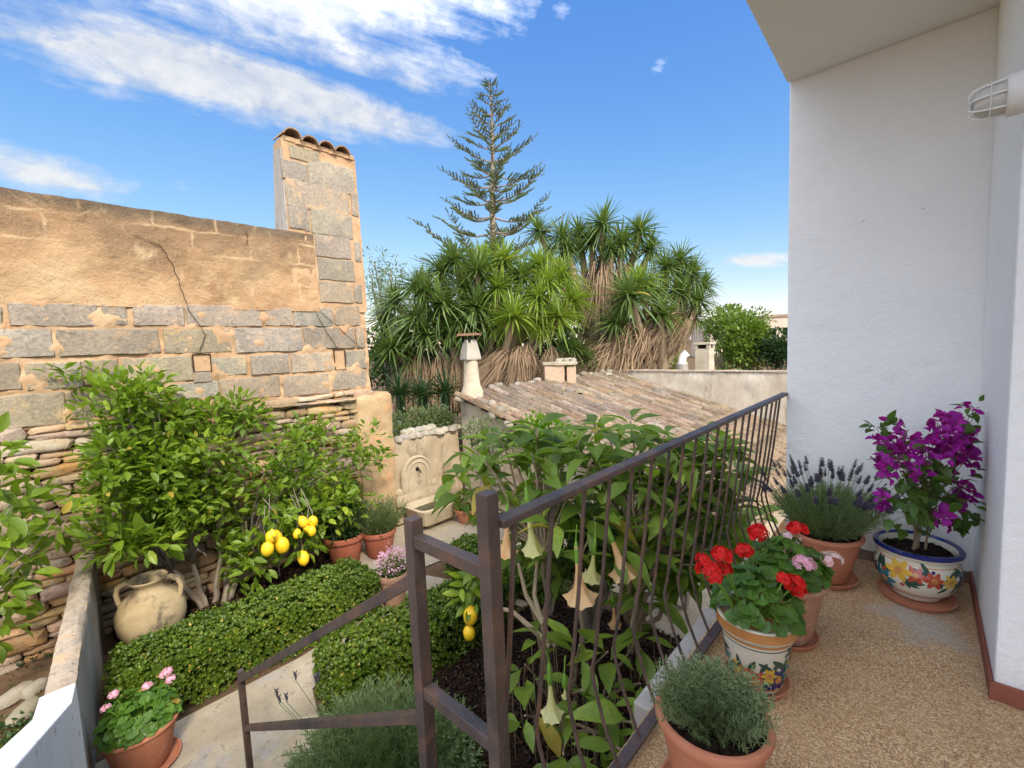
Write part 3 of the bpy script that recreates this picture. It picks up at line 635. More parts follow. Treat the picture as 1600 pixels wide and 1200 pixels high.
# put-log holes
for (x0, x1, y0, y1) in ((725, 787, 850, 912), (1253, 1290, 832, 905)):
    p0, p1 = onx(*zpx(x0, (y0 + y1) / 2), WX), onx(*zpx(x1, (y0 + y1) / 2), WX); q0, q1 = onx(*zpx((x0 + x1) / 2, y0), WX), onx(*zpx((x0 + x1) / 2, y1), WX)
    mb = MB(); x = WX + .03; ya, yb, za, zb = p0[1], p1[1], q1[2], q0[2]; w = .009
    for lo, hi in (((x - .03, ya - w, za), (x + .002, ya, zb)), ((x - .03, yb, za), (x + .002, yb + w, zb)), ((x - .03, ya - w, zb), (x + .004, yb + w, zb + w)), ((x - .03, ya - w, za - w * .6), (x + .004, yb + w, za))): mb.box(lo, hi)
    GW(mb.build('niche_edge', m_crack, smooth=False))
    GW(MB().box((x - .035, ya, za), (x - .012, yb, zb)).build('niche_back', m_mortar, smooth=False))
add_block(728, 785, 918, 950, th=.04)
def crack(pts, w=.003):
    P = [onx(*zpx(*p_), WX) + np.array([.047, 0, 0]) for p_ in pts]; Q = []
    for a, b in zip(P[:-1], P[1:]):
        for k in range(4): Q.append(a + (b - a) * k / 4 + np.array([0, U(-.008, .008), U(-.008, .008)]))
    Q.append(P[-1]); V = []
    for i, q in enumerate(Q):
        d = unit(Q[min(i + 1, len(Q) - 1)] - Q[max(0, i - 1)]); s = np.array([0, -d[2], d[1]]); ww = w * U(.4, 1) * (.4 if i in (0, len(Q) - 1) else 1)
        V += [q - s * ww - (.012, 0, 0), q - s * ww, q + s * ww, q + s * ww - (.012, 0, 0)]
    F = [(4 * i + j, 4 * i + j + 1, 4 * i + j + 5, 4 * i + j + 4) for i in range(len(Q) - 1) for j in range(3)]
    GW(MB().add(V, F).build('crack', m_crack, smooth=False))
crack([(595, 440), (640, 505), (665, 570), (690, 640), (705, 690), (750, 745), (765, 775), (745, 840)])
crack([(1175, 685), (1210, 750), (1260, 825)], .002); crack([(1195, 688), (1260, 745), (1345, 822)], .002); crack([(500, 400), (560, 425), (600, 445)], .002); crack([(918, 385), (925, 415), (918, 440)], .002)

# dry stone lower wall
stones = []
z = G - .02
while z < .86:
    f = (z - G) / 2.2
    h = rnd.choice([.06, .075, .09, .11, .13, .16]) * U(.9, 1.1)
    if z + h > .86: h = .86 - z + .01
    if h < .03: break
    y = -2.6
    while y < 3.62:
        w = h * U(1.7, 4.2) + .04
        if y + w > 3.62: w = 3.64 - y
        if h > .13 and rnd.random() < .4:
            h1 = h * U(.4, .6); w2 = w * U(.4, .6)
            stones += [(y, y + w, z, z + h1), (y, y + w2, z + h1, z + h), (y + w2, y + w, z + h1, z + h)]
        else: stones.append((y, y + w, z, z + h))
        y += w
    z += h
mb = MB(); wall_sheet(mb, -4.5, 3.64, G - .05, .845, WX - .005, .012, 2, .12)
GW(mb.build('dry_stone_core', m_dryback))
stones.sort(key=lambda s: (0 if -.7 < (s[0] + s[1]) / 2 < 3.6 and s[1] - s[0] > .08 else 1, -(s[1] - s[0]) * (s[3] - s[2])))
restV = MB()
for i, (y0, y1, z0, z1) in enumerate(stones):
    sag = .012 * math.sin(y0 * 3 + z0 * 5)
    S = (U(.10, .15), (y1 - y0) - .004, (z1 - z0) + .002); c = (WX + U(.012, .05), (y0 + y1) / 2, (z0 + z1) / 2 + sag)
    M = Matrix.Translation(c) @ Matrix.Rotation(U(-.07, .07), 4, 'X') @ Matrix.Rotation(U(-.12, .12), 4, 'Z') @ Matrix.Rotation(U(-.1, .1), 4, 'Y') @ Matrix.Diagonal((*S, 1))
    me = rnd.choice(dryM)
    if i < 300: GW(place('stone', me, None, None, M=M))
    else:
        Mn = np.array(M); co = np.array([v.co[:] for v in me.vertices]); restV.add(co @ Mn[:3, :3].T + Mn[:3, 3], [tuple(p_.vertices) for p_ in me.polygons])
if restV.n: tag(GW(restV.build('small_stones', m_dry, ang=50)), kind='stuff')

# rounded corner buttress at the end of the wall
def rbox(lo, hi, r=.06, amp=.012, step=.06, sc=4):
    """noisy rounded box"""
    lo, hi = np.array(lo), np.array(hi); mb = MB(); c = (lo + hi) / 2; hs = (hi - lo) / 2
    for ax in range(3):
        for sg in (-1, 1):
            u, v = [(1, 2), (2, 0), (0, 1)][ax]; nu = max(2, int(2 * hs[u] / step)); nv = max(2, int(2 * hs[v] / step)); V = []
            for i in range(nu + 1):
                for j in range(nv + 1):
                    q = np.zeros(3); q[ax] = sg * hs[ax]; q[u] = -hs[u] + 2 * hs[u] * i / nu; q[v] = -hs[v] + 2 * hs[v] * j / nv
                    inner = np.clip(q, -(hs - r), hs - r); d = q - inner; L = np.linalg.norm(d); q = inner + d / L * r if L > 1e-6 else q
                    nrm = d / L if L > 1e-6 else d
                    q = q + nrm * amp * noise.fractal(Vector((q + c) * sc), .7, 2, 3) * 1.5; V.append(q + c)
            F = [(i * (nv + 1) + j, (i + 1) * (nv + 1) + j, (i + 1) * (nv + 1) + j + 1, i * (nv + 1) + j + 1) for i in range(nu) for j in range(nv)]
            mb.add(V, F if sg > 0 else [f[::-1] for f in F])
    return mb
bt = thing('corner_buttress', 'rounded ochre stone buttress at the end of the tall wall', 'buttress', (-6.3, 3.6, G))
def UNDER(o, root): o.parent = root; o.matrix_parent_inverse = Matrix.Translation(-root.location); return o
UNDER(rbox((-6.7, 3.30, G), (-6.13, 3.93, .80), .09, .02).build('body', m_butt), bt)
mb = MB()
def ledge_stone(y, z, w, h):
    M = Matrix.Translation((WX + .06, y, z)) @ Matrix.Diagonal((.16, w, h, 1)); return UNDER(place('ledge_stone', rnd.choice(dryM), None, None, M=M), bt)
# the ledge of thin slabs running back from the buttress belongs to the wall
for i in range(14):
    y = 1.75 + i * .115 + U(-.02, .02); zz = .80 - .004 * i
    GW(place('ledge_slab', rnd.choice(dryM), None, None, M=Matrix.Translation((WX + .05, y, zz)) @ Matrix.Diagonal((.2, U(.12, .3), U(.03, .06), 1))))

# ------------------------------------------------------------------ fountain wall
FX = -6.15
fw = thing('fountain_wall', 'low beige rendered planter wall behind the stone fountain', 'wall', (FX, 4.6, G))
UNDER(rbox((FX - .18, 3.86, G), (FX, 5.26, .0), .03, .016).build('wall_face', m_fwall), fw)
UNDER(rbox((FX - 1.0, 5.1, G), (FX - .19, 5.25, -.05), .03, .016).build('wall_end', m_fwall), fw)
UNDER(MB().box((FX - 1.05, 3.95, G), (FX - .2, 5.08, -.10)).build('planter_soil', m_soil, smooth=False), fw)
capM = [stone_mesh('coping_stone', 12, 3.2, .12, .5, 130 + s, .1) for s in range(5)]
m_paleston = surf('pale_rubble_stone', [(6, [(.3, (.24, .21, .165)), (.7, (.38, .335, .26))]), (30, (.15, .14, .11), .58, .72)], .92, ((40, .6, .01),), .15, rand=.2)
for m_ in capM: m_.materials.append(m_paleston)
capM2 = [stone_mesh('roof_stone', 12, 3.2, .12, .5, 160 + s, .1) for s in range(5)]
m_rst = surf('mossy_roof_rubble', [(6, [(.3, (.17, .145, .11)), (.7, (.29, .245, .18))]), (30, (.10, .09, .07), .56, .70)], .95, ((40, .6, .01),), .1, rand=.25)
for m_ in capM2: m_.materials.append(m_rst)
for i in range(15):
    y = 4.0 + (i % 10) * .135; zz = .03 + (.07 if i >= 10 else 0)
    A = np.array(Matrix.Rotation(U(-.4, .4), 3, 'Z') @ Matrix.Rotation(-math.pi / 2 + U(-.2, .2), 3, 'Y')) @ np.diag((.07, .17 * U(.7, 1.3), .2 * U(.6, 1.2)))
    UNDER(place('coping_stone', rnd.choice(capM), None, None, M=mat44(A, (FX - .06 - (.08 if i >= 10 else 0) + U(-.03, .03), y + (.2 if i >= 10 else 0), zz))), fw)
# the fountain: arched backplate, spout, basin on a block
fo = thing('wall_fountain', 'carved stone wall fountain with arched backplate and basin', 'fountain', (FX, 4.27, G))
fy = 4.27
def arch(w, z0, z1, x0, x1, n=20):
    pts = [(-w / 2, z0)] + [(-w / 2 * math.cos(math.pi * i / n), z1 - w / 2 + w / 2 * math.sin(math.pi * i / n)) for i in range(n + 1)] + [(w / 2, z0)]
    k = len(pts); V = [(x0, fy + a, b) for a, b in pts] + [(x1, fy + a, b) for a, b in pts]
    return V, [tuple(k + i for i in range(k)), tuple(range(k))[::-1]] + [(i, (i + 1) % k, (i + 1) % k + k, i + k) for i in range(k)]
zb = onx(650, 781, FX)[2]; zt_ = onx(650, 711, FX)[2]
UNDER(MB().add(*arch(.60, zb - .03, zt_, FX + .002, FX + .05)).build('backplate', m_fstone, bevel=.008), fo)
# raised moulding rings
def ring_arch(w, z0, z1, x, r):
    pts = [(x, fy - w / 2, z0)] + [(x, fy - w / 2 * math.cos(math.pi * i / 16), z1 - w / 2 + w / 2 * math.sin(math.pi * i / 16)) for i in range(17)] + [(x, fy + w / 2, z0)]
    return MB().tube(pts, r, 8)
UNDER(ring_arch(.54, zb + .2, zt_ - .02, FX + .052, .02).build('moulding', m_fstone), fo)
UNDER(ring_arch(.36, zb + .22, zt_ - .10, FX + .052, .014).build('moulding', m_fstone), fo)
UNDER(rbox((FX + .002, fy - .42, zb - .02), (FX + .06, fy + .42, zb + .16), .025, .004, .05).build('shoulder', m_fstone), fo)
for sgn in (-1, 1):
    UNDER(MB().lathe([(0, 0), (.07, .0), (.06, .03), (0, .04)], 14, (FX + .01, fy + sgn * .34, zb + .20), rot=rotm('Y', math.pi / 2)).build('scroll', m_fstone), fo)
UNDER(MB().tube([(FX + .05, fy, zt_ - .22), (FX + .12, fy, zt_ - .23), (FX + .14, fy, zt_ - .27)], .012, 8).lathe([(0, 0), (.035, 0), (.03, .012), (0, .016)], 12, (FX + .05, fy, zt_ - .22), rot=rotm('Y', math.pi / 2)).build('spout', m_iron), fo)
bx0, bx1, by0, by1, bz0, bz1 = FX + .06, FX + .66, fy - .37, fy + .37, zb - .25, zb + .02
mb = MB(); n = 24
def rr_ring(k, z, w=1.0):
    pts = []
    for i in range(32):
        a = 2 * math.pi * i / 32; c, s = math.cos(a), math.sin(a); p_ = (abs(c) ** 6 + abs(s) ** 6) ** (-1 / 6)
        pts.append(((bx0 + bx1) / 2 + c * p_ * (bx1 - bx0) / 2 * k, fy + s * p_ * (by1 - by0) / 2 * (1 - (1 - k) * (bx1 - bx0) / (by1 - by0)), z))
    return pts
rings = [rr_ring(.72, bz0), rr_ring(.86, bz0 + .03), rr_ring(.97, bz1 - .05), rr_ring(1.0, bz1 - .03), rr_ring(1.0, bz1 - .005), rr_ring(.97, bz1), rr_ring(.84, bz1), rr_ring(.81, bz1 - .015), rr_ring(.68, bz1 - .13)]
V = [q for r_ in rings for q in r_]; F = [(k * 32 + i, k * 32 + (i + 1) % 32, (k + 1) * 32 + (i + 1) % 32, (k + 1) * 32 + i) for k in range(len(rings) - 1) for i in range(32)]
F += [tuple(range(32))[::-1], tuple(8 * 32 + i for i in range(32))]
UNDER(mb.add(V, F).build('basin', m_fstone), fo)
m_water, t, p, o = new_mat('murky_basin_water'); p.inputs['Base Color'].default_value = (.02, .024, .01, 1); p.inputs['Roughness'].default_value = .08
w_ = rr_ring(.74, bz1 - .09); UNDER(MB().add(w_, [tuple(range(32))]).build('water', m_water), fo)
UNDER(rbox((bx0 + .02, fy - .2, G), (bx1 - .14, fy + .2, bz0 + .01), .03, .02).build('pedestal', m_fwall), fo)

# ------------------------------------------------------------------ dividing wall and white stair parapet
dv = thing('dividing_wall', 'narrow garden dividing wall with lichened coping and white stair parapet', 'wall', (-4.5, .15, G))
def yr(x): return .373 - .123 * (x + 6.3)
def slabwall(xs, zt, y_off0, y_off1, z0, mat, name, mi=0):
    mb = MB(); V = []
    for x, z in zip(xs, zt): V += [(x, yr(x) - y_off1, z0), (x, yr(x) - y_off0, z0), (x, yr(x) - y_off0, z), (x, yr(x) - y_off1, z)]
    k = len(xs); F = [(4 * i + j, 4 * i + (j + 1) % 4, 4 * i + 4 + (j + 1) % 4, 4 * i + 4 + j) for i in range(k - 1) for j in range(4)]
    F += [(3, 2, 1, 0), (4 * k - 4, 4 * k - 3, 4 * k - 2, 4 * k - 1)]
    return UNDER(mb.add(V, F).build(name, mat, smooth=False, bevel=.008), dv)
TH = .125
slabwall([-6.28, -5, -3.72], [-.50, -.50, -.50], 0, TH, G, m_grey, 'wall_body')
# rough rounded coping on the level stretch
mb = MB(); V = []; xs = np.linspace(-6.28, -3.66, 46); k = 9
for x in xs:
    for j in range(k):
        a = math.pi * j / (k - 1); yy = yr(x) - TH / 2 + (TH / 2 + .008) * math.cos(a) * (1.0 if j not in (0, k - 1) else 1); zz = -.50 + .052 * math.sin(a) ** .6 if j not in (0, k - 1) else -.52
        nn_ = noise.fractal(Vector((x * 6, yy * 20, zz * 20)), .7, 2, 3) * .009
        V.append((x, yy + nn_, zz + nn_))
F = [(i * k + j, (i + 1) * k + j, (i + 1) * k + j + 1, i * k + j + 1) for i in range(len(xs) - 1) for j in range(k - 1)] + [tuple(range(k)), tuple((len(xs) - 1) * k + j for j in range(k))[::-1]]
UNDER(mb.add(V, F).build('coping', m_coping), dv)
pxs = [-3.70, -3.45, -1.10]; slabwall(pxs, [-.445, -.42, -.42 + 2.35 * .44], -.012, TH + .015, G + .003, m_whitep, 'stair_parapet')

# ------------------------------------------------------------------ iron railing
rl = thing('iron_railing', 'weathered brown iron railing along the terrace and down the garden steps', 'railing', (-.72, .70, 0))
def RL(mb, name, bevel=.002, **k): return UNDER(mb.build(name, m_rust, bevel=bevel, **k), rl)
P1, P2, P3 = (-.735, .70), (-1.035, .70), (-2.925, .72)
w = .019
RL(MB().box((P1[0] - w, P1[1] - w, .0), (P1[0] + w, P1[1] + w, 1.115)), 'post', smooth=False)
RL(MB().box((P2[0] - w, P2[1] - w, -.18), (P2[0] + w, P2[1] + w, .985)), 'post', smooth=False)
w3 = .016; RL(MB().box((P3[0] - w3, P3[1] - w3, G), (P3[0] + w3, P3[1] + w3, -.385)), 'post', smooth=False)
RL(MB().bar((P1[0] + .012, P1[1] + .02, 1.038), (-.695, 3.52, 1.038), .040, .020), 'handrail', .003, smooth=False)
RL(MB().bar((P1[0] + .02, P1[1] + .02, .045), (-.695, 3.51, .045), .040, .014), 'bottom_rail', .002, smooth=False)
for zz in (.925, .485): RL(MB().bar((P1[0] - w, P1[1], zz), (P2[0] + w, P2[1], zz), .032, .034), 'short_rail', .002, smooth=False)
RL(MB().bar((P2[0] - w, P2[1], .80), (P3[0] + w3, P3[1], -.43), .030, .034), 'stair_rail', .002, smooth=False)
RL(MB().bar((P2[0] - w, P2[1], .385), (P3[0] + w3, P3[1], -.74), .030, .030), 'stair_rail', .002, smooth=False)
tops = [0.765, 0.916, 1.068, 1.211, 1.358, 1.508, 1.657, 1.795, 1.935, 2.075, 2.218, 2.355, 2.49, 2.622, 2.75, 2.876, 3.0, 3.125, 3.25, 3.37, 3.46]
for y in tops:
    dx = U(-.004, .004)
    mb = MB().tube([(-.712, y, 1.03), (-.748 + dx, y, .70), (-.785 + dx, y, .42), (-.80 + dx, y, .35), (-.793 + dx, y, .30), (-.760, y, .18), (-.705, y, .045)], .0064, 8)
    RL(mb, 'baluster', 0)

# ------------------------------------------------------------------ hedges
def hedge(name, label, c0, c1, width, h, spacing=.021, size=.033, seed=0, amp=.045):
    """box hedge along a line; clipped tufts over a dark inner mass"""
    c0, c1 = np.array([*c0, G]), np.array([*c1, G]); L = np.linalg.norm(c1 - c0); d = (c1 - c0) / L; s = np.array([-d[1], d[0], 0.])
    root = thing(name, label, 'hedge', tuple((c0 + c1) / 2), 'clipped box hedges beside the path')
    rr = min(.10, width * .3); hx, hy = L / 2, width / 2
    area = 2 * (L + width) * h + L * width; n = int(area / spacing ** 2)
    T = []; Nn = []
    fa = [(L * width, 'top'), (L * h, 'f'), (L * h, 'b'), (width * h, 'l'), (width * h, 'r')]; tot_ = sum(a for a, _ in fa)
    for a, k in fa:
        m_ = int(n * a / tot_); u = rng.uniform(-1, 1, m_); v = rng.uniform(-1, 1, m_)
        if k == 'top': q = np.stack([u * hx, v * hy, np.full(m_, h)], 1)
        elif k in 'fb': q = np.stack([u * hx, np.full(m_, hy if k == 'f' else -hy), (v + 1) / 2 * h], 1)
        else: q = np.stack([np.full(m_, hx if k == 'r' else -hx), u * hy, (v + 1) / 2 * h], 1)
        lo = np.array([-(hx - rr), -(hy - rr), 0]); hi_ = np.array([hx - rr, hy - rr, h - rr]); inner = np.clip(q, lo, hi_)
        dd_ = q - inner; LL = np.linalg.norm(dd_, axis=1, keepdims=True); nr = dd_ / np.maximum(LL, 1e-6); T.append(inner + nr * rr); Nn.append(nr)
    T = np.concatenate(T); Nn = np.concatenate(Nn)
    disp = np.array([noise.fractal(Vector((q * 10 + seed * 10)), .8, 2.2, 3) for q in T]); disp2 = np.array([noise.noise(Vector((q * 17 + seed * 10 + 5))) for q in T])
    T = T + Nn * (disp * amp + disp2 * .012 + rng.normal(0, .016, len(T)))[:, None]
    B = np.stack([d, s, (0, 0, 1)], 1)
    T = T @ B.T; Nn = Nn @ B.T
    D = Nn + rng.normal(0, .35, Nn.shape) + np.array([0, 0, .25])
    # tuft template points up (+z): build frames with z along D
    D /= np.linalg.norm(D, axis=1, keepdims=True); A = frames(np.cross(D, rng.normal(0, 1, D.shape)), 1.0); 
    Sx = A[:, :, 1]; Sz = D; Sy = np.cross(Sz, Sx); sz = rng.uniform(.75, 1.25, len(D)) * size
    A = np.stack([Sx, Sy, Sz], 2) * sz[:, None, None]
    o = scatter('leaves', BOX_TUFT, A, T, m_box, root); o['kind'] = 'stuff'
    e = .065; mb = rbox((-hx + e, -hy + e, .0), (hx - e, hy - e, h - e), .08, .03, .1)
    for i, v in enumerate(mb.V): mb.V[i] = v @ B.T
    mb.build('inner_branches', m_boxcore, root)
    return root
hedge('box_hedge', 'long clipped box hedge running from the clay jar to the terracotta pots', (-4.66, .30), (-4.56, 2.42), .62, .42, seed=1)
hedge('box_hedge', 'clipped box hedge between the path and the iron gate posts', (-3.37, 1.42), (-3.28, 3.22), .54, .42, seed=2)
hedge('box_hedge', 'short clipped box hedge nearest the stone fountain', (-4.40, 3.62), (-2.9, 3.78), .45, .34, seed=3)

# ------------------------------------------------------------------ generic plants
def leafy(name, root, centers, radius, per, size, tmpl, mat, up=.25, sizevar=.3, flat=1.0, core=.35):
    T = []; D = []
    for i, c in enumerate(centers):
        r = radius[i] if hasattr(radius, '__len__') else radius
        v = rng.normal(0, 1, (per, 3)); v /= np.linalg.norm(v, axis=1, keepdims=True)
        k = rng.uniform(core, 1, (per, 1)) ** .6; v[:, 2] *= flat
        T.append(np.array(c) + v * k * r); D.append(v + rng.normal(0, .45, (per, 3)) + np.array([0, 0, up]))
    T = np.concatenate(T); D = np.concatenate(D); s = size * rng.uniform(1 - sizevar, 1 + sizevar, len(T))
    return T, frames(D, s, .45)
def in_poly(px, py, poly):
    c = False; j = len(poly) - 1
    for i in range(len(poly)):
        xi, yi = poly[i]; xj, yj = poly[j]
        if (yi > py) != (yj > py) and px < (xj - xi) * (py - yi) / (yj - yi) + xi: c = not c
        j = i
    return c
def sample_poly(poly, n):
    xs = [p_[0] for p_ in poly]; ys = [p_[1] for p_ in poly]; r = []
    while len(r) < n:
        a, b = U(min(xs), max(xs)), U(min(ys), max(ys))
        if in_poly(a, b, poly): r.append((a, b))
    return r
def loc_scatter(name, tmpl, A, T, mat, root, **k):
    return scatter(name, tmpl, A, np.asarray(T) - np.array(root.location), mat, root, **k)
def limb(mb, p, q, r0, r1, sag=.0, n=5, wig=.03, sides=6):
    p, q = np.array(p, float), np.array(q, float); L = np.linalg.norm(q - p); pts = []; rad = []
    for i in range(n + 1):
        t = i / n; w_ = wig * L * math.sin(math.pi * t)
        pts.append(p + (q - p) * t + np.array([U(-1, 1) * w_, U(-1, 1) * w_, U(-.5, .5) * w_ + sag * math.sin(math.pi * t)])); rad.append(r0 + (r1 - r0) * t)
    mb.tube(pts, rad, sides); return pts

def fruit_mesh():
    prof = [(0, -.50), (.05, -.49), (.10, -.44), (.22, -.37), (.31, -.22), (.35, 0), (.32, .2), (.23, .36), (.1, .44), (.055, .47), (.05, .50), (0, .51)]
    mb = MB().lathe(prof, 16); return mb.mesh('lemon', ang=180)
lemon_me = fruit_mesh(); lemon_me.materials.append(m_lemon)

def leaf_objects(root, tmpl_me, A, T, name='leaf'):
    t0 = np.array(root.location)
    for a, t_ in zip(A, T): place(name, tmpl_me, None, root, M=mat44(a, t_ - t0))
lemon_leaf_me = MB().add(*LEMON_LEAF).mesh('leaf', ang=180); lemon_leaf_me.materials.append(m_lemonleaf_o)

# --- lemon tree against the wall
lb = onz(330, 945, G)
lt = thing('lemon_tree', 'spreading lemon tree with ripe lemons trained against the dry stone wall', 'tree', tuple(lb))
poly = [(150, 625), (200, 600), (250, 604), (300, 640), (350, 622), (420, 655), (490, 655), (545, 668), (590, 680), (598, 712), (575, 755), (560, 800), (505, 835), (480, 860), (400, 862), (395, 905), (350, 905), (300, 872), (235, 868), (200, 880), (155, 885), (150, 800), (165, 740), (150, 690)]
cen = []
for (a, b) in sample_poly(poly, 195):
    dx = U(.15, .95) if b > 680 else U(.12, .6)
    cen.append(onx(a, b, WX + dx))
for (a, b) in ((88, 580), (110, 588), (135, 598), (150, 580), (165, 590), (180, 600), (120, 600)): cen.append(onx(a, b, WX + .15))
for (a, b) in ((400, 890), (345, 880), (380, 870), (210, 850), (190, 850), (250, 850), (470, 830), (500, 810), (530, 790)): cen.append(onx(a, b, WX + 1.05))
nmain = len(cen) - 16
rad = [U(.16, .25)] * 0 + [U(.15, .27) for _ in range(nmain)] + [.075] * 7 + [.14] * 9
T1, A1 = leafy('f', lt, cen[:nmain], rad[:nmain], 40, .104, LEMON_LEAF, m_lemonleaf, up=.25, flat=.8)
T2, A2 = leafy('f', lt, cen[nmain:nmain + 7], rad[nmain:nmain + 7], 9, .10, LEMON_LEAF, m_lemonleaf)
T3, A3 = leafy('f', lt, cen[nmain + 7:], rad[nmain + 7:], 18, .15, LEMON_LEAF, m_lemonleaf, up=-.1)
T = np.concatenate([T1, T2, T3]); A = np.concatenate([A1, A2, A3])
keep = (T[:, 0] > WX + .07) & ~((T[:, 1] < 1.35) & (T[:, 2] < -.38 - .1 * (T[:, 1] < .3))); T, A = T[keep], A[keep]
order = np.argsort(-T[:, 0]); near = order[:300]; rest = order[300:]
leaf_objects(lt, lemon_leaf_me, A[near], T[near])
o = loc_scatter('foliage', LEMON_LEAF, A[rest], T[rest], m_lemonleaf, lt); o['kind'] = 'stuff'
stems = [((322, 950), (300, 880)), ((335, 945), (345, 870)), ((358, 940), (385, 860)), ((350, 945), (360, 875)), ((318, 952), (270, 890))]
forks = []
for (a, b) in stems:
    mb = MB(); p0 = onz(*a, G); q0 = onx(*b, p0[0] - .05); limb(mb, p0, q0, .035, .022, wig=.04); UNDER(mb.build('trunk', m_greybark), lt); forks.append(q0)
mb = MB()
for c in cen[:nmain][::2] + cen[nmain:][::3]:
    f = min(forks, key=lambda q: np.linalg.norm(q - c)); mid = f + (np.array(c) - f) * .5 + np.array([0, 0, .12]); limb(mb, f, mid, .013, .008, n=3, wig=.06, sides=5); limb(mb, mid, c, .008, .003, n=3, wig=.08, sides=4)
UNDER(mb.build('branches', m_greybark), lt)
lems = [(430, 840, 24), (441, 852, 24), (418, 858, 22), (473, 815, 17), (489, 815, 17), (487, 830, 15), (464, 834, 14), (474, 872, 20), (424, 838, 20), (480, 826, 14)]
for i, (a, b, d_) in enumerate(lems):
    q = onx(a, b, WX + 1.18 + .04 * (i % 3)); dep = -(R3.T @ (q - CAM))[2]; s = d_ * dep / FPX / .70
    M = mat44(np.array(Matrix.Rotation(U(-.35, .35), 3, 'X') @ Matrix.Rotation(U(-.35, .35), 3, 'Y')) * s * .86, q - lb); place('lemon', lemon_me, None, lt, M=M)
mb = MB()
for (a, b, d_) in lems: q = onx(a, b - 10, WX + 1.2); mb.tube([q, q + np.array([-.03, U(-.05, .05), .15]), q + np.array([-.25, U(-.1, .1), .32])], .004, 5)
UNDER(mb.build('fruit_stalk', m_greybark), lt)
T4, A4 = leafy('x', lt, [onx(a, b, WX + 1.15) for a, b in ((455, 800), (480, 800), (500, 812), (515, 820), (440, 815), (492, 845), (468, 850), (415, 815), (505, 795), (430, 800), (476, 858))], .11, 8, .13, LEMON_LEAF, None, up=-.1)
leaf_objects(lt, lemon_leaf_me, A4, T4)
# wooden stake by the lemons
q = onz(437, 905, G); UNDER(MB().tube([q, q + np.array([0, 0, .5])], .012, 6).build('stake', m_greybark), lt)

# --- vine on the left margin, in the neighbouring plot
lc = np.array([-4.9, -.55, G]); vine = thing('lemon_sapling', 'leafy citrus sapling at the left edge before the dry stone wall', 'tree', tuple(lc))
cen = [onx(a, b, U(-5.7, -4.8)) for a, b in ((-10, 720), (10, 760), (40, 770), (20, 790), (60, 790), (90, 805), (105, 812), (-15, 800), (-25, 850), (0, 880), (25, 900), (-10, 930), (15, 950), (30, 885), (45, 870), (0, 980), (-30, 760), (-40, 900), (5, 840), (-20, 700), (50, 815), (20, 850))]
T, A = leafy('x', vine, cen, .14, 15, .15, LEMON_LEAF, None, up=0)
leaf_objects(vine, lemon_leaf_me, A[:300], T[:300])
mb = MB(); f = lc + np.array([0, 0, .9]); limb(mb, lc, f, .03, .02)
for c in cen: limb(mb, f, c, .01, .003, n=4, wig=.06, sides=5)
UNDER(mb.build('trunk', m_greybark), vine)

# --- potted plants
def pot(root, kind, rim_r, h, mat, n=40):
    if kind == 'flower':
        prof = [(0, 0), (rim_r * .62, 0), (rim_r * .66, .01), (rim_r * .90, h * .80), (rim_r * .90, h * .81), (rim_r * .98, h * .82), (rim_r, h * .84), (rim_r, h * .985), (rim_r * .985, h), (rim_r * .92, h), (rim_r * .90, h * .97), (rim_r * .86, h * .84)]
    elif kind == 'bowl':
        prof = [(0, 0), (rim_r * .55, 0), (rim_r * .58, .012), (rim_r * .80, h * .18), (rim_r * .97, h * .42), (rim_r * 1.0, h * .58), (rim_r * .93, h * .76), (rim_r * .90, h * .82), (rim_r * .92, h * .86), (rim_r * 1.0, h * .92), (rim_r * 1.0, h * .975), (rim_r * .98, h), (rim_r * .90, h), (rim_r * .85, h * .95), (rim_r * .82, h * .84)]
    else:  # straight tapered with rolled rim
        prof = [(0, 0), (rim_r * .60, 0), (rim_r * .63, .008), (rim_r * .94, h * .90), (rim_r * 1.0, h * .91), (rim_r * 1.02, h * .95), (rim_r * 1.0, h * .99), (rim_r * .97, h), (rim_r * .90, h), (rim_r * .88, h * .93)]
    o = MB().lathe(prof, n).build('pot', mat, root)
    ri, zi = prof[-1]; ri *= 1.005
    mb = MB(); V = [(0, 0, zi + .024)]
    rs = [.25, .5, .75, 1.0]
    for k in rs:
        for j in range(24):
            a = 2 * math.pi * j / 24; V.append((ri * k * math.cos(a), ri * k * math.sin(a), zi + .010 + .012 * (1 - k) + U(-.005, .005)))
    F = [(0, 1 + j, 1 + (j + 1) % 24) for j in range(24)] + [(1 + i * 24 + j, 1 + (i + 1) * 24 + j, 1 + (i + 1) * 24 + (j + 1) % 24, 1 + i * 24 + (j + 1) % 24) for i in range(3) for j in range(24)]
    mb.add(V, F).build('soil', m_soil, root)
    # little crumbs of compost
    n_ = 160; a = rng.uniform(0, 6.28, n_); r = ri * .95 * np.sqrt(rng.uniform(0, 1, n_)); Tc = np.stack([r * np.cos(a), r * np.sin(a), np.full(n_, zi + .016)], 1)
    o2 = scatter('compost', ([(-.5, -.5, -.3), (.5, -.4, -.3), (.1, .6, -.3), (0, 0, .5)], [(0, 1, 3), (1, 2, 3), (2, 0, 3)]), frames(rng.normal(0, 1, (n_, 3)), rng.uniform(.006, .016, n_)), Tc, m_soil, root, smooth=False); o2['kind'] = 'stuff'
    return prof, zi
def saucer(label, c, r, mat, h=.03):
    root = MB().lathe([(0, 0), (r * .86, 0), (r * .98, h * .8), (r, h), (r * .95, h), (r * .90, h * .5), (r * .84, h * .35), (0, h * .35)], 40).build('saucer', mat)
    root.location = c; return tag(root, label, 'saucer', 'terracotta saucers under the pots')
def prof_r(prof, z):
    for (r0, z0), (r1, z1) in zip(prof[1:], prof[2:]):
        if z0 <= z <= z1 and z1 > z0: return r0 + (r1 - r0) * (z - z0) / (z1 - z0)
    return prof[2][0]
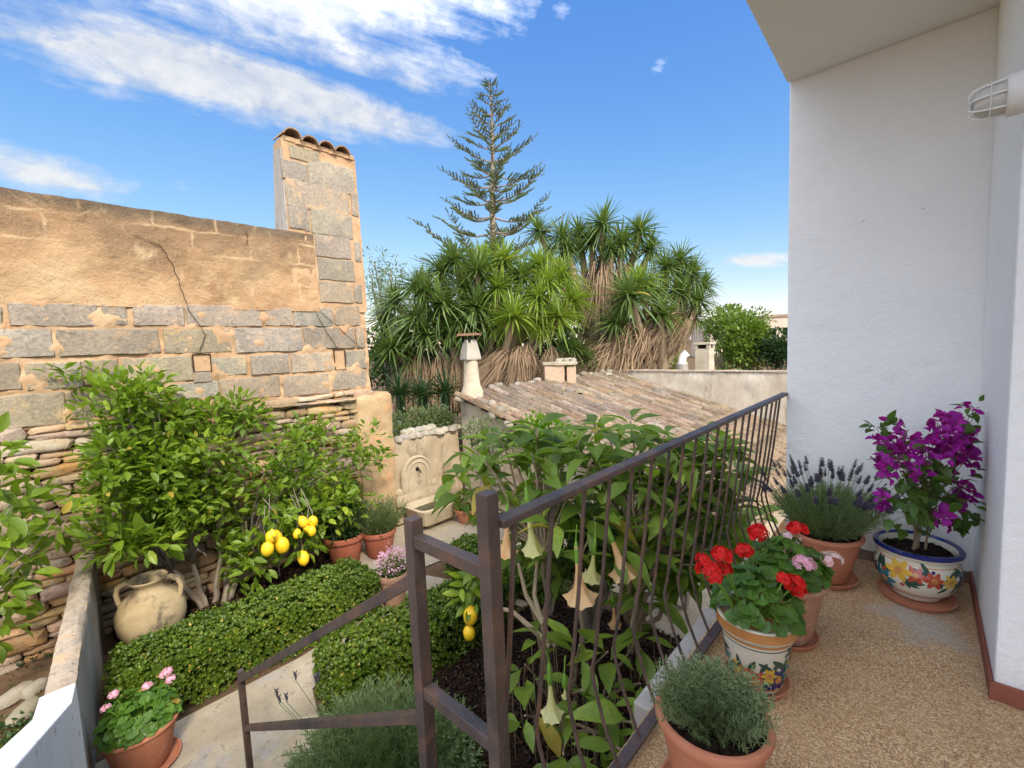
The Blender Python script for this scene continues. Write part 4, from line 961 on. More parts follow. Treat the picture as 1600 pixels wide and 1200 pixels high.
def paint(root, prof, shapes, mats, name='painted_decoration'):
    """shapes: (angle, z, size_w, size_h, rotation, kind, mat index) as thin glaze on the pot surface"""
    mb = MB()
    for (a0, z0, w_, h_, ro, kind, mi) in shapes:
        if kind == 'petal': pts = [(0, -1), (.55, -.45), (.62, .1), (.35, .7), (0, 1), (-.35, .7), (-.62, .1), (-.55, -.45)]
        elif kind == 'disc': pts = [(math.cos(2 * math.pi * i / 10), math.sin(2 * math.pi * i / 10)) for i in range(10)]
        else: pts = [(math.cos(2 * math.pi * i / 16) * (1 if i % 2 else .72), math.sin(2 * math.pi * i / 16) * (1 if i % 2 else .72)) for i in range(16)]
        off = .0012 + .0005 * mi + .0001 * (len(mb.V) % 4)
        P = []
        for (u, v) in [(0, 0)] + [(x * .55, y * .55) for x, y in pts] + pts:
            x = u * w_ / 2 * math.cos(ro) - v * h_ / 2 * math.sin(ro); y = u * w_ / 2 * math.sin(ro) + v * h_ / 2 * math.cos(ro)
            z_ = z0 + y; r = prof_r(prof, z_) + off; a = a0 + x / max(r, .01); P.append((r * math.cos(a), r * math.sin(a), z_))
        k = len(pts); F = [(0, 1 + i, 1 + (i + 1) % k) for i in range(k)] + [(1 + i, 1 + k + i, 1 + k + (i + 1) % k, 1 + (i + 1) % k) for i in range(k)]
        mb.add(P, F, mi)
    return mb.build(name, mats, root)
def band(root, prof, z0, z1, mat, off=.0015, name='painted_band'):
    zs = np.linspace(z0, z1, 4); return MB().lathe([(prof_r(prof, z) + off, z) for z in zs] + [(prof_r(prof, z1) - .002, z1 + .0005)], 48).build(name, mat, root)
g_white = plain('ivory_glaze', (.68, .64, .52), .15, .6, var=.05); g_blue = plain('cobalt_glaze', (.012, .02, .13), .15, .6); g_red = plain('brick_red_glaze', (.45, .07, .04), .2, .6)
g_yel = plain('mustard_glaze', (.62, .38, .05), .2, .6); g_grn = plain('dark_green_glaze', (.02, .07, .05), .2, .6); g_teal = plain('teal_glaze', (.02, .17, .20), .2, .6); g_org = plain('tan_glaze', (.50, .22, .07), .2, .6)
GL = [g_grn, g_blue, g_red, g_yel, g_teal, g_org]
def flora(rnd_, a_lo, a_hi, zlo, zhi, s, n):
    L = []
    for i in range(n):
        a = a_lo + (a_hi - a_lo) * (i + .5) / n + rnd_.uniform(-.04, .04); z = rnd_.uniform(zlo, zhi); c = [2, 3, 1, 4, 3, 2][i % 6]; k = s * rnd_.uniform(.7, 1.15)
        for j in range(4): aa = rnd_.uniform(0, 6.28); L.append((a + math.cos(aa) * k * 4.2, z + math.sin(aa) * k * .75, k * .45, k * .95, rnd_.uniform(0, 3.1), 'petal', 0))
        for j in range(6): aa = j * 1.047; L.append((a + math.cos(aa) * k * 1.9, z + math.sin(aa) * k * .33, k * .5, k * .55, aa - 1.57, 'petal', c))
        L.append((a, z, k * .42, k * .42, 0, 'star', 5 if c != 5 else 3))
        L.append((a + k * 5, z + rnd_.uniform(-.4, .4) * k, k * .22, k * .22, 0, 'disc', rnd_.choice([1, 2, 3])))
    return [l for l in L if zlo - s * .4 < l[1] < zhi + s * .4]

def sprigs(root, n, rbase, height, spread, tmpl, mat, z0, name='foliage', droop=0.0, hv=.25, rad=None):
    a = rng.uniform(0, 2 * math.pi, n); r = rbase * np.sqrt(rng.uniform(0, 1, n)); lean = r / max(rbase, 1e-3) * spread + rng.normal(0, .12, n)
    D = np.stack([np.cos(a) * np.sin(lean), np.sin(a) * np.sin(lean), np.cos(lean)], 1)
    T = np.stack([r * np.cos(a), r * np.sin(a), np.full(n, z0)], 1); s = height * rng.uniform(1 - hv, 1 + hv * .4, n)
    A = frames(D, s, 1.0, up=(0, 0, -.5) if droop else (0, 0, 1))
    o = scatter(name, tmpl, A, T, mat, root); o['kind'] = 'stuff'; return T, D, s
def round_leaf():
    V = [(0, 0, 0)]; n = 12
    for i in range(n):
        a = -math.pi / 2 + .25 + (2 * math.pi - .5) * i / (n - 1); r = .5 * (1 + .07 * math.cos(i * math.pi)); V.append((r * math.cos(a), .42 + r * math.sin(a), .09 * (1 + .6 * math.cos(i * math.pi * .66)) ))
    V[0] = (0, .38, -.03); return V, [(0, i, i + 1) for i in range(1, n)]
GER = round_leaf(); ger_me = MB().add(*GER).mesh('leaf', ang=180); ger_me.materials.append(m_ger)
def geranium_leaves(root, z0, R_, H_, n, size, sway=(0, 0)):
    mb = MB(); A = []; T = []
    for i in range(n):
        a = U(0, 6.283); k = math.sqrt(U(0, 1)); el = math.acos(U(.05, 1)) ; r = R_ * math.sin(el); z = z0 + H_ * (math.cos(el) * U(.75, 1.0)) + .02
        q = np.array([r * math.cos(a) + sway[0], r * math.sin(a) + sway[1], z]); out_ = np.array([math.cos(a) * math.sin(el), math.sin(a) * math.sin(el), .2 + .9 * math.cos(el)])
        nrm = unit(out_ + np.array([U(-.35, .35), U(-.35, .35), .35])); s = np.cross(nrm, (math.cos(a + 1.57), math.sin(a + 1.57), U(-.3, .3))); d = unit(-s) * (1 if np.dot(s, out_) < 0 else -1)
        sd_ = unit(np.cross(d, nrm)); A.append(np.stack([sd_, d, np.cross(sd_, d)], 1) * size * U(.75, 1.2)); T.append(q)
        if i % 3 == 0: mb.tube([(U(-.02, .02), U(-.02, .02), z0 - .01), (q[0] * .6, q[1] * .6, z0 + (z - z0) * .6), q], .0028, 5)
    for a_, t_ in zip(A, T): place('leaf', ger_me, None, root, M=mat44(a_, t_))
    mb.build('stems', m_calyx, root)
PETAL = leaf_t(.8, ((0, .15), (.5, 1), (.85, .8), (1, .3)), fold=.2, droop=.2)
floret = merge_t([(PETAL, frame_from((math.cos(a), math.sin(a), .45)) * .5, (0, 0, 0)) for a in (0, 1.26, 2.51, 3.77, 5.03)])
def umbel_me(name, mat, n=26, seed=0):
    r_ = np.random.default_rng(seed); v = r_.normal(0, 1, (n, 3)); v[:, 2] = np.abs(v[:, 2]) * .9 - .15; v /= np.linalg.norm(v, axis=1, keepdims=True)
    parts = []
    for q in v:
        Z = unit(q + r_.normal(0, .15, 3)); X = unit(np.cross(Z, (0.3, .5, .2))); parts.append((floret, np.stack([X, np.cross(Z, X), Z], 1) * (.30 if n > 40 else .42), q * .44 * np.array([1, 1, .8]) * r_.uniform(.8, 1.05)))
    V, F = merge_t(parts); me = MB().add(V, F).mesh(name, ang=180); me.materials.append(mat); return me
umb_red = umbel_me('flower_head', m_red, 64, 1); umb_pink = umbel_me('flower_head', m_pink, 48, 2); umb_lt = umbel_me('flower_head', m_ltpink, 14, 3)
def put_head(root, me, px, py, d, dia, z0):
    q = at(px, py, d) - np.array(root.location); A = np.array(Matrix.Rotation(U(-.3, .3), 3, 'X') @ Matrix.Rotation(U(-.3, .3), 3, 'Y') @ Matrix.Rotation(U(0, 6), 3, 'Z')) * dia
    f = place('flower_head', me, None, root, M=mat44(A, q))
    mb = MB().tube([(q[0] * .3, q[1] * .3, z0), (q[0] * .7, q[1] * .7, z0 + (q[2] - z0) * .65), q], .003, 5); mb.build('flower_stem', m_calyx, root)
def depth_of(p_): return -(R3.T @ (np.array(p_) - CAM))[2]

# 1 rosemary in plain terracotta (nearest)
ROSX, ROSY = onz(1113, 1112, .31)[:2]
c = (ROSX, ROSY, .018)
tp = thing('potted_rosemary', 'bushy grey green rosemary in a plain terracotta pot by the railing', 'potted plant', c)
pr, zi = pot(tp, 'plain', .165, .29, m_terra)
saucer('terracotta saucer under the rosemary pot, half hidden at the bottom edge', (ROSX, ROSY, .001), .165, m_terra)
T_, D_, s_ = sprigs(tp, 250, .075, .152, 1.05, ROSE_SPRIG, m_rose, zi, hv=.3)
sprigs(tp, 170, .085, .105, 1.1, ROSE_SPRIG, m_rose, zi + .03, hv=.3, name='inner_foliage')
# 2 red geranium in painted pot
c = (-.485, 1.965, .018)
g1 = thing('potted_geranium', 'red geranium in a painted ivory ceramic pot with tan bands', 'potted plant', c)
pr, zi = pot(g1, 'flower', .150, .29, g_white)
saucer('terracotta saucer under the painted geranium pot', (-.485, 1.965, .001), .125, m_terra)
band(g1, pr, .246, .283, g_org, name='rim_band'); band(g1, pr, .214, .224, g_org); band(g1, pr, .230, .2335, g_grn); band(g1, pr, .200, .203, g_grn); band(g1, pr, .018, .024, g_org)
fa = math.atan2(-1.9, .5)
paint(g1, pr, flora(random.Random(3), fa - 2.4, fa + 2.4, .06, .17, .08, 13), GL)
geranium_leaves(g1, zi + .05, .14, .15, 130, .060)
for (a, b, d_, s) in ((1128, 868, 1.78, .085), (1105, 890, 1.75, .09), (1130, 888, 1.80, .07), (1098, 875, 1.77, .06), (1115, 900, 1.73, .07), (1240, 912, 1.78, .085), (1225, 905, 1.75, .06), (1248, 925, 1.8, .06)): put_head(g1, umb_red, a, b, d_, s, zi)
# 3 second geranium in aged terracotta
c = (-.455, 2.37, .018)
g2 = thing('potted_geranium', 'red and pink geranium in a worn terracotta pot behind the painted one', 'potted plant', c)
pr, zi = pot(g2, 'plain', .165, .29, m_terra2)
saucer('terracotta saucer under the worn geranium pot', (-.455, 2.37, .001), .135, m_terra)
geranium_leaves(g2, zi + .045, .14, .12, 110, .062)
for (a, b, d_, s, me) in ((1184, 833, 2.16, .10, umb_red), (1163, 862, 2.1, .085, umb_red), (1246, 828, 2.2, .10, umb_red), (1256, 882, 1.98, .10, umb_pink), (1299, 875, 2.05, .085, umb_lt), (1236, 842, 2.2, .08, umb_lt), (1240, 855, 2.2, .06, umb_lt), (1290, 868, 2.15, .05, umb_lt)): put_head(g2, me, a, b, d_, s, zi)
# 4 lavender
c = (-.40, 3.10, .018)
lv = thing('potted_lavender', 'flowering lavender in a terracotta pot against the white wall', 'potted plant', c)
pr, zi = pot(lv, 'plain', .185, .27, m_terra)
saucer('terracotta saucer under the lavender pot', (-.40, 3.10, .001), .165, m_terra)
sprigs(lv, 520, .11, .29, .75, SPRIG, m_lav, zi, hv=.25)
def lav_flowers(root, n, rbase, h, spread, z0, fl=.05, rs=1.0):
    T = []; D = []; mb = MB()
    for i in range(n):
        a = U(0, 6.283); k = math.sqrt(U(0, 1)); r = rbase * k; le = spread * k + rnd.gauss(0, .08); d = np.array([math.cos(a) * math.sin(le), math.sin(a) * math.sin(le), math.cos(le)]); hh = h * U(.85, 1.1)
        p0 = np.array([r * math.cos(a), r * math.sin(a), z0]); q = p0 + d * hh; mb.tube([p0 + d * hh * .5, q], .0013, 4, cap=False)
        for j in range(7):
            T.append(q + d * fl * (j / 6)); D.append((d, fl * .42 * (1.1 - .5 * j / 6), a + j))
    TT = np.array(T); A = []
    for d, s, a in D:
        M = frame_from(d); M = M @ rotm('Y', a); A.append(M * s)
    fl_t = merge_t([(SMALL_LEAF, frame_from((math.cos(b), .9, math.sin(b)), (0, 1, 0)) * 1.0, (0, 0, 0)) for b in (0, 1.57, 3.14, 4.71)])
    o = scatter('flower_spikes', fl_t, np.array(A), TT, m_purp, root); o['kind'] = 'stuff'
    o = mb.build('flower_stalks', m_lav, root); o['kind'] = 'stuff'
lav_flowers(lv, 80, .12, .37, .8, zi, .05)
# 5 bougainvillea in painted bowl
c = (.0, 3.17, .022)
bg_ = thing('potted_bougainvillea', 'magenta bougainvillea in a painted ceramic bowl with a blue rim', 'potted plant', c)
pr, zi = pot(bg_, 'bowl', .182, .27, g_white)
saucer('wide terracotta saucer under the painted bougainvillea bowl', (.0, 3.14, .002), .165, m_terra)
MB().tube([(.174 * math.cos(a), .174 * math.sin(a), .263) for a in np.linspace(0, 2 * math.pi, 49)], .0145, 8).build('blue_rim', g_blue, bg_)
band(bg_, pr, .036, .041, g_blue); band(bg_, pr, .050, .053, g_org); band(bg_, pr, .209, .212, g_org)
fa = math.atan2(-3.1, -.01)
paint(bg_, pr, flora(random.Random(8), fa - 2.3, fa + 2.3, .08, .175, .095, 11), GL)
mb = MB(); stems_t = []
for i in range(3):
    limb(mb, (U(-.02, .02), U(-.02, .02), zi - .02), (U(-.03, .05), U(-.04, .04), zi + .2), .011, .008)
mb.build('trunk', m_bark, bg_)
MB().tube([(.03, 0, zi - .05), (.05, .01, zi + .33)], .007, 6).build('stake', m_bark, bg_)
bdep = depth_of((.0, 3.0, .8))
m_b = MB(); base = np.array([.02, 0, zi + .2])
bleaf = MB().add(*leaf_t(.62, ((0, 0), (.2, .85), (.45, 1), (.75, .6), (1, 0)), fold=.3, droop=.2)).mesh('leaf', ang=180); bleaf.materials.append(m_bougl)
def bshoot(px, py, dd_):
    q = at(px, py, bdep + dd_); q[0] = min(q[0], .20); q[1] = min(q[1], 3.47); return q - np.array(c)
leafpts = [(1380, 670), (1400, 690), (1410, 705), (1395, 720), (1420, 735), (1400, 745), (1430, 750), (1445, 760), (1460, 745), (1475, 750), (1490, 760), (1440, 780), (1400, 765), (1415, 790), (1400, 800), (1430, 800), (1450, 790), (1470, 780), (1490, 795), (1510, 780), (1505, 810), (1520, 815), (1475, 810), (1440, 815), (1420, 820), (1530, 640), (1520, 655), (1470, 720), (1500, 700), (1455, 700), (1440, 720), (1480, 735), (1370, 668), (1395, 780), (1505, 745), (1425, 770), (1460, 770), (1435, 735)]
cs = [bshoot(a, b, U(-.12, .12)) for a, b in leafpts]
v, fr = leafy('x', None, cs, .055, 7, .062, None, None, up=.0)
for a_, t_ in zip(fr, v):
    if t_[0] + c[0] < .215 and t_[1] + c[1] < 3.49: place('leaf', bleaf, None, bg_, M=mat44(a_, t_))
for q in cs: limb(m_b, base + np.array([U(-.02, .02), U(-.02, .02), U(-.05, .05)]), q, .004, .0015, n=4, wig=.05, sides=4)
flp = [(1395, 663), (1372, 683), (1382, 693), (1406, 676), (1383, 715), (1374, 728), (1385, 740), (1484, 648), (1478, 655), (1492, 660), (1470, 665), (1495, 670), (1508, 675), (1478, 680), (1465, 685), (1450, 690), (1440, 685), (1430, 695), (1420, 690), (1410, 700), (1425, 710), (1440, 705), (1455, 705), (1470, 700), (1485, 695), (1500, 690), (1515, 690), (1525, 697), (1535, 705), (1540, 712), (1520, 712), (1505, 715), (1490, 712), (1470, 715), (1450, 718), (1435, 727), (1425, 735), (1440, 738), (1400, 690), (1395, 705), (1510, 725), (1495, 722), (1515, 760), (1530, 770), (1527, 778), (1500, 782), (1380, 785), (1384, 795), (1375, 775), (1475, 805), (1490, 818), (1465, 660), (1500, 655), (1460, 672), (1485, 672), (1405, 712), (1485, 740), (1410, 725), (1533, 640), (1530, 690), (1480, 705), (1445, 695), (1495, 705)]
brme = []
for sdd in range(3):
    r_ = random.Random(sdd); parts = []
    for k in range(9):
        z_ = r_.uniform(-.4, .5); a = r_.uniform(0, 6.28); d_ = unit((math.cos(a), math.sin(a), z_)); BR = leaf_t(.85, ((0, 0), (.25, .9), (.5, 1), (.8, .55), (1, 0)), fold=.5, droop=.25); parts.append((BR, frame_from(d_, (r_.uniform(-1, 1), r_.uniform(-1, 1), 1)) * .6, np.array(d_) * .1 + np.array([r_.uniform(-.3, .3) for _ in range(3)])))
    V, F = merge_t(parts); me = MB().add(V, F).mesh('flower_cluster', ang=180); me.materials.append(m_bract); brme.append(me)
for (a, b) in flp:
    q = bshoot(a, b, U(-.15, .08)); s = U(.055, .078); q[0] = min(q[0], .17 - c[0]); q[1] = min(q[1], 3.43 - c[1])
    place('flower_cluster', rnd.choice(brme), None, bg_, M=mat44(np.array(Matrix.Rotation(U(0, 6), 3, 'Z') @ Matrix.Rotation(U(-1, 1), 3, 'X')) * s, q))
    if rnd.random() < .4: limb(m_b, base, q, .003, .0015, n=4, wig=.05, sides=4)
m_b.build('branches', m_bark, bg_)

# garden pots
def gpot(name, label, px, py, wpx, hpx, mat, kind='flower'):
    q = onz(px, py, G + .008); dep = depth_of(q); r = wpx * dep / FPX / 2 * .93; h = hpx * dep / FPX * .86
    o = thing(name, label, 'potted plant', tuple(q)); pr, zi = pot(o, kind, r, h, mat, 28); return o, r, h, zi
def bushy(root, c, rads, n, size, mat, tmpl=SMALL_LEAF, name='foliage'):
    v = rng.normal(0, 1, (n, 3)); v /= np.linalg.norm(v, axis=1, keepdims=True); k = rng.uniform(.3, 1.05, (n, 1)) ** .5
    bump_ = np.array([1 + .35 * noise.noise(Vector(q * 2.3 + root.location)) for q in v])[:, None]
    T = np.array(c) + v * k * bump_ * np.array(rads); D = v + rng.normal(0, .5, (n, 3)) + np.array([0, 0, .3])
    o = scatter(name, tmpl, frames(D, size * rng.uniform(.7, 1.3, n), .6), T, mat, root); o['kind'] = 'stuff'; return o
def stemlet(root, z0, H_, n=5, r=.1, mat=m_greybark):
    mb = MB()
    for i in range(n): limb(mb, (U(-.03, .03), U(-.03, .03), z0), (U(-r, r), U(-r, r), z0 + H_), .008, .003)
    mb.build('stems', mat, root)
o, r, h, zi = gpot('potted_shrub', 'dark leafy shrub in a red terracotta pot nearest the lemons', 541, 878, 66, 54, m_terrar)
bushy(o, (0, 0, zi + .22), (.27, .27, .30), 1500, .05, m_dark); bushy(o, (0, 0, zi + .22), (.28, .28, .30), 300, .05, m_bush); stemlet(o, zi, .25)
o, r, h, zi = gpot('potted_rosemary', 'upright olive green rosemary in a terracotta pot beside the fountain basin', 594, 866, 58, 48, m_terrar)
T_, D_, s_ = sprigs(o, 170, .15, .50, .75, SPRIG, m_olive, zi); stemlet(o, zi, .25)
bushy(o, (0, 0, zi + .12), (.2, .2, .16), 600, .05, m_olive)
o, r, h, zi = gpot('potted_azalea', 'small pink flowering plant in a terracotta pot on the path behind the sloping rail', 617, 942, 52, 60, m_terra2)
bushy(o, (0, 0, zi + .09), (.15, .15, .11), 700, .035, m_bush); bushy(o, (0, 0, zi + .16), (.17, .17, .16), 420, .035, m_pink, name='blossom'); stemlet(o, zi, .15)
o, r, h, zi = gpot('potted_box_plant', 'small box plant in a low terracotta pot right of the fountain', 730, 814, 42, 26, m_terra)
bushy(o, (0, 0, zi + .12), (.22, .22, .19), 1100, .045, m_box); stemlet(o, zi, .1)
o, r, h, zi = gpot('potted_geranium', 'pale pink geranium in a terracotta pot at the foot of the dividing wall', 226, 1196, 110, 84, m_terra, 'plain')
o.location.z += .0
geranium_leaves(o, zi + .02, .20, .17, 240, .062)
def put_head2(root, me, px, py, dia, z0, d_):
    put_head(root, me, px, py, d_, dia, z0)
dd0 = depth_of(o.location)
for (a, b) in ((257, 1057), (267, 1064), (230, 1075), (178, 1088), (165, 1110), (262, 1052)): put_head(o, umb_pink, a, b, dd0 - .2, .062, zi)
saucer('terracotta saucer under the pale pink geranium pot', (o.location.x, o.location.y, G + .006), .21, m_terra)
o.location.z = G + .02

# --- clay jar
q = onz(236, 1012, G + .012); dep = depth_of(q); jr = 58 * dep / FPX * .92
jar = thing('clay_jar', 'big aged ochre clay jar with two handles before the dry stone wall', 'jar', tuple(q + np.array([-.12, .05, 0])), rz=.4)
s = jr / .5
prof = [(0, 0), (.27, 0), (.30, .02), (.40, .14), (.48, .30), (.50, .42), (.485, .55), (.42, .68), (.30, .78), (.235, .83), (.22, .88), (.235, .93), (.275, .965), (.285, .99), (.27, 1.005), (.24, .99), (.20, .95), (.19, .86), (.26, .76)]
MB().lathe([(r_ * s, z_ * s * .98) for r_, z_ in prof], 48).build('body', m_olla, jar)
for sg in (-1, 1):
    pts = [(sg * (.21 + .0) * s, 0, .90 * s), (sg * .33 * s, 0, .945 * s), (sg * .43 * s, 0, .90 * s), (sg * .47 * s, 0, .80 * s), (sg * .455 * s, 0, .68 * s), (sg * .43 * s, 0, .60 * s)]
    A_ = rotm('Z', -2.49); MB().tube([A_ @ np.array(p_) for p_ in pts], [.035 * s, .042 * s, .045 * s, .042 * s, .04 * s, .03 * s], 10).build('handle', m_olla, jar)

jar.scale = (.86, .86, 1.0)
# --- loose stones on the soil of the neighbouring plot
flatM = [stone_mesh('flat_stone', 14, 2.6, .10, .3, 200 + s, .1) for s in range(3)]
for m_ in flatM: m_.materials.append(m_paleston)
for i, (a, b, lx, ly, lab) in enumerate(((22, 1085, .27, .15, 'flat pale stone lying on bare soil, upper left of three'), (54, 1074, .19, .11, 'small flat pale stone at the right of the group on the soil'), (38, 1110, .27, .13, 'long flat pale stone nearest the white parapet'))):
    q = onz(a, b, G + .05); A = np.array(Matrix.Rotation(.9 + U(-.2, .2), 3, 'Z')) @ np.array(Matrix.Rotation(-math.pi / 2 + U(-.1, .1), 3, 'Y')) @ np.diag((.07, lx, ly))
    o = place('flat_stone', flatM[i], None, None, M=mat44(A, q)); tag(o, lab, 'stone', 'flat stones on the bare soil')
def weeds(name, label_, pts, mat, size, per, rad_, h_):
    T = []
    for (x, y) in pts:
        for i in range(per): T.append((x + rnd.gauss(0, rad_), y + rnd.gauss(0, rad_), G + abs(rnd.gauss(0, h_))))
    D = rng.normal(0, 1, (len(T), 3)); D[:, 2] = np.abs(D[:, 2]) + .3
    return tag(scatter(name, SMALL_LEAF, frames(D, size * rng.uniform(.6, 1.3, len(T)), .5), T, mat), kind='stuff')
wp = [tuple(onz(a, b, G)[:2]) for a, b in ((60, 1020), (45, 1030), (75, 1015), (90, 1010), (20, 1140), (50, 1150), (10, 1165), (30, 1175), (10, 1020), (65, 1150))]
weeds('weeds', '', wp, m_dark, .045, 70, .07, .03)
weeds('ground_cover', '', [tuple(onz(a, b, G)[:2]) for a, b in ((20, 1145), (50, 1155), (10, 1175), (40, 1180))], m_bush, .02, 260, .10, .008)
T = [(U(-6.2, -3.0), U(-2.5, .1), G + U(0, .02)) for _ in range(900)]
tag(scatter('soil_crumbs', ([(-.5, -.5, -.3), (.5, -.4, -.3), (.1, .6, -.3), (0, 0, .4)], [(0, 1, 3), (1, 2, 3), (2, 0, 3)]), frames(rng.normal(0, 1, (900, 3)), rng.uniform(.01, .04, 900)), T, m_dirt, smooth=False), kind='stuff')

# --- lavender bush below the steps rail
def ground_bush(name, label, cat, c, rx, ry, h, n, tmpl, mat, hgt, spread=.9):
    root = thing(name, label, cat, c)
    a = rng.uniform(0, 6.283, n); k = np.sqrt(rng.uniform(0, 1, n)); le = k * spread + rng.normal(0, .1, n)
    D = np.stack([np.cos(a) * np.sin(le) * rx / max(rx, ry), np.sin(a) * np.sin(le) * ry / max(rx, ry), np.cos(le)], 1)
    base_ = np.stack([k * rx * np.cos(a) * .75, k * ry * np.sin(a) * .75, np.full(n, 0.0)], 1); base_[:, 2] = h * np.sqrt(np.clip(1 - k ** 2 * .8, 0, 1)) * rng.uniform(.15, .7, n)
    o = scatter('foliage', tmpl, frames(D, hgt * rng.uniform(.7, 1.15, n), 1.), base_, mat, root); o['kind'] = 'stuff'
    return root
lvb = ground_bush('lavender_bush', 'wide silvery lavender bush growing below the sloping stair rail', 'bush', (-2.32, 1.26, G), .58, .48, .62, 1500, LAV_SPRIG, m_lav, .33)
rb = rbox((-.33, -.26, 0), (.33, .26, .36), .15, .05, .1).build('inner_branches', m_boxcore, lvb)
for (a, b) in ((462, 1063), (433, 1090), (448, 1097), (437, 1100), (498, 1065), (494, 1068)):
    q = at(a, b, 2.75) - np.array(lvb.location); mb = MB().tube([q * .75, q], .002, 4); mb.build('flower_stalk', m_lav, lvb)
    V, F = merge_t([(SMALL_LEAF, frame_from((math.cos(j * 2.4) * .6, math.sin(j * 2.4) * .6, 1)) * .028, (0, 0, j * .006)) for j in range(8)])
    place('flower_spike', MB().add(V, F).mesh('flower_spike', ang=180), m_purp, lvb, loc=tuple(q))

# --- little lemon branch by the gate post
lq = onz(765, 1010, G); ls = thing('young_lemon_tree', 'young lemon tree with two lemons behind the iron post', 'tree', tuple(lq))
ld = 3.55
mb = MB(); f0 = at(770, 905, ld + .1); limb(mb, lq, f0, .018, .01)
for a, b in ((738, 925), (745, 905), (732, 945), (712, 912), (760, 890)): limb(mb, f0, at(a, b, ld), .006, .003, n=3, sides=5)
UNDER(mb.build('trunk', m_greybark), ls)
T, A = leafy('x', ls, [at(a, b, ld) for a, b in ((745, 900), (735, 915), (722, 908), (750, 915), (730, 940), (748, 942), (760, 900), (738, 930))], .085, 6, .115, None, None, up=-.15)
leaf_objects(ls, lemon_leaf_me, A, T)
for (a, b, d_) in ((735, 962, 24), (733, 989, 20)):
    q = at(a, b, ld - .05); s = d_ * ld / FPX / .62; place('lemon', lemon_me, None, ls, M=mat44(np.array(Matrix.Rotation(U(-.25, .25), 3, 'X')) * s * .82, q - lq))
UNDER(MB().tube([at(737, 925, ld), at(736, 950, ld - .05)], .004, 5).tube([at(742, 935, ld), at(730, 978, ld - .07)], .003, 5).build('fruit_stalk', m_calyx, ls), ls)

# ------------------------------------------------------------------ angel's trumpet
bq = onz(960, 1130, G); bt_ = thing('trumpet_tree', 'large leafed trumpet shrub with hanging peach and cream flowers behind the railing', 'shrub', tuple(bq))
big_me = []
for k in range(3):
    TV, TF = leaf_t(.34 + .05 * k, ((0, .06), (.08, .12), (.2, .5), (.36, .92), (.52, 1), (.68, .82), (.84, .46), (1, 0)), fold=.3 + .1 * k, droop=[.15, .35, .6][k], wave=.012)
    me = MB().add(TV, TF).mesh('leaf', ang=180); me.materials.append(m_brug); big_me.append(me)
whorls = [(712, 735, 4.0), (740, 725, 3.9), (720, 765, 3.9), (775, 668, 3.7), (800, 690, 3.6), (840, 660, 3.6), (830, 700, 3.4), (870, 690, 3.4), (905, 680, 3.5), (925, 710, 3.3), (950, 670, 3.5), (985, 650, 3.5), (1000, 690, 3.3), (1030, 680, 3.5), (1060, 700, 3.4), (1090, 690, 3.6), (1120, 690, 3.6),
          (770, 740, 3.5), (800, 760, 3.3), (850, 740, 3.2), (890, 760, 3.1), (940, 745, 3.2), (985, 740, 3.2), (1020, 745, 3.2), (1060, 750, 3.3), (1100, 745, 3.5), (1135, 740, 3.5), (1165, 735, 3.5), (1180, 760, 3.4),
          (760, 800, 3.5), (870, 810, 3.1), (930, 800, 3.1), (980, 800, 3.1), (1040, 800, 3.2), (1085, 800, 3.3), (1130, 790, 3.5), (1150, 830, 3.5), (960, 850, 3.0), (1010, 850, 3.2), (870, 850, 3.1), (1060, 850, 3.4), (1095, 870, 3.5),
          (840, 980, 2.9), (905, 1000, 2.8), (820, 1030, 2.9), (950, 1010, 2.9), (1000, 980, 3.1), (910, 1070, 2.6), (950, 1090, 2.5), (1000, 1060, 2.7), (985, 1120, 2.4), (820, 1110, 2.6), (935, 1150, 2.3), (880, 1170, 2.3), (1010, 920, 3.3), (980, 1170, 2.2)]
forks = [at(a, b, d_) for a, b, d_ in ((985, 900, 3.2), (830, 940, 3.2), (900, 900, 3.2), (1000, 870, 3.3), (850, 860, 3.3))]
bases = [onz(a, b, G) for a, b in ((985, 1020), (880, 1150), (930, 1130), (1000, 1050), (850, 1060))]
for p_, f_ in zip(bases, forks):
    mb = MB(); limb(mb, p_, f_, .028, .018, n=6, wig=.04, sides=8); UNDER(mb.build('trunk', m_bark), bt_)
mbb = MB(); nleaf = 0; bl = []
for _ in range(64): a, b = rnd.choice(sample_poly([(700, 700), (800, 660), (990, 640), (1180, 690), (1190, 770), (1120, 900), (980, 900), (800, 860), (760, 790)], 1)); whorls.append((a, b, U(3.3, 4.2)))
for _ in range(34): a, b = rnd.choice(sample_poly([(1000, 690), (1180, 700), (1200, 780), (1130, 900), (1010, 900)], 1)); whorls.append((a, b, U(3.3, 4.0)))
for (a, b, d_) in whorls:
    q = at(a, b + 8, d_ + U(-.12, .12))
    if q[0] > -1.05: q = q - np.array([q[0] + 1.05, 0, 0])
    low = b > 950
    if low: src = min(bases, key=lambda f: np.linalg.norm((f - q)[:2])) + np.array([0, 0, .15])
    else: src = min(forks, key=lambda f: np.linalg.norm(f - q))
    limb(mbb, src, q, .012, .006, n=5, wig=.05, sides=6)
    k = 5 if low else 7; a0 = U(0, 6.28)
    for j in range(k):
        an = a0 + j * 2.4; el = U(-.35, .75); dd_ = np.array([math.cos(an) * math.cos(el), math.sin(an) * math.cos(el), math.sin(el)]); L = U(.15, .31) * (.95 if low else 1)
        pos = q + dd_ * .03 + np.array([0, 0, -.03 * (j % 4)])
        tip = pos + dd_ * L
        if tip[0] > -.84: dd_[0] = -abs(dd_[0]); 
        A_ = frame_from(dd_, (U(-.3, .3), U(-.3, .3), 1)) * L
        bl.append((A_, pos, low))
UNDER(mbb.build('branches', m_bark), bt_)
bl.sort(key=lambda q: depth_of(q[1]))
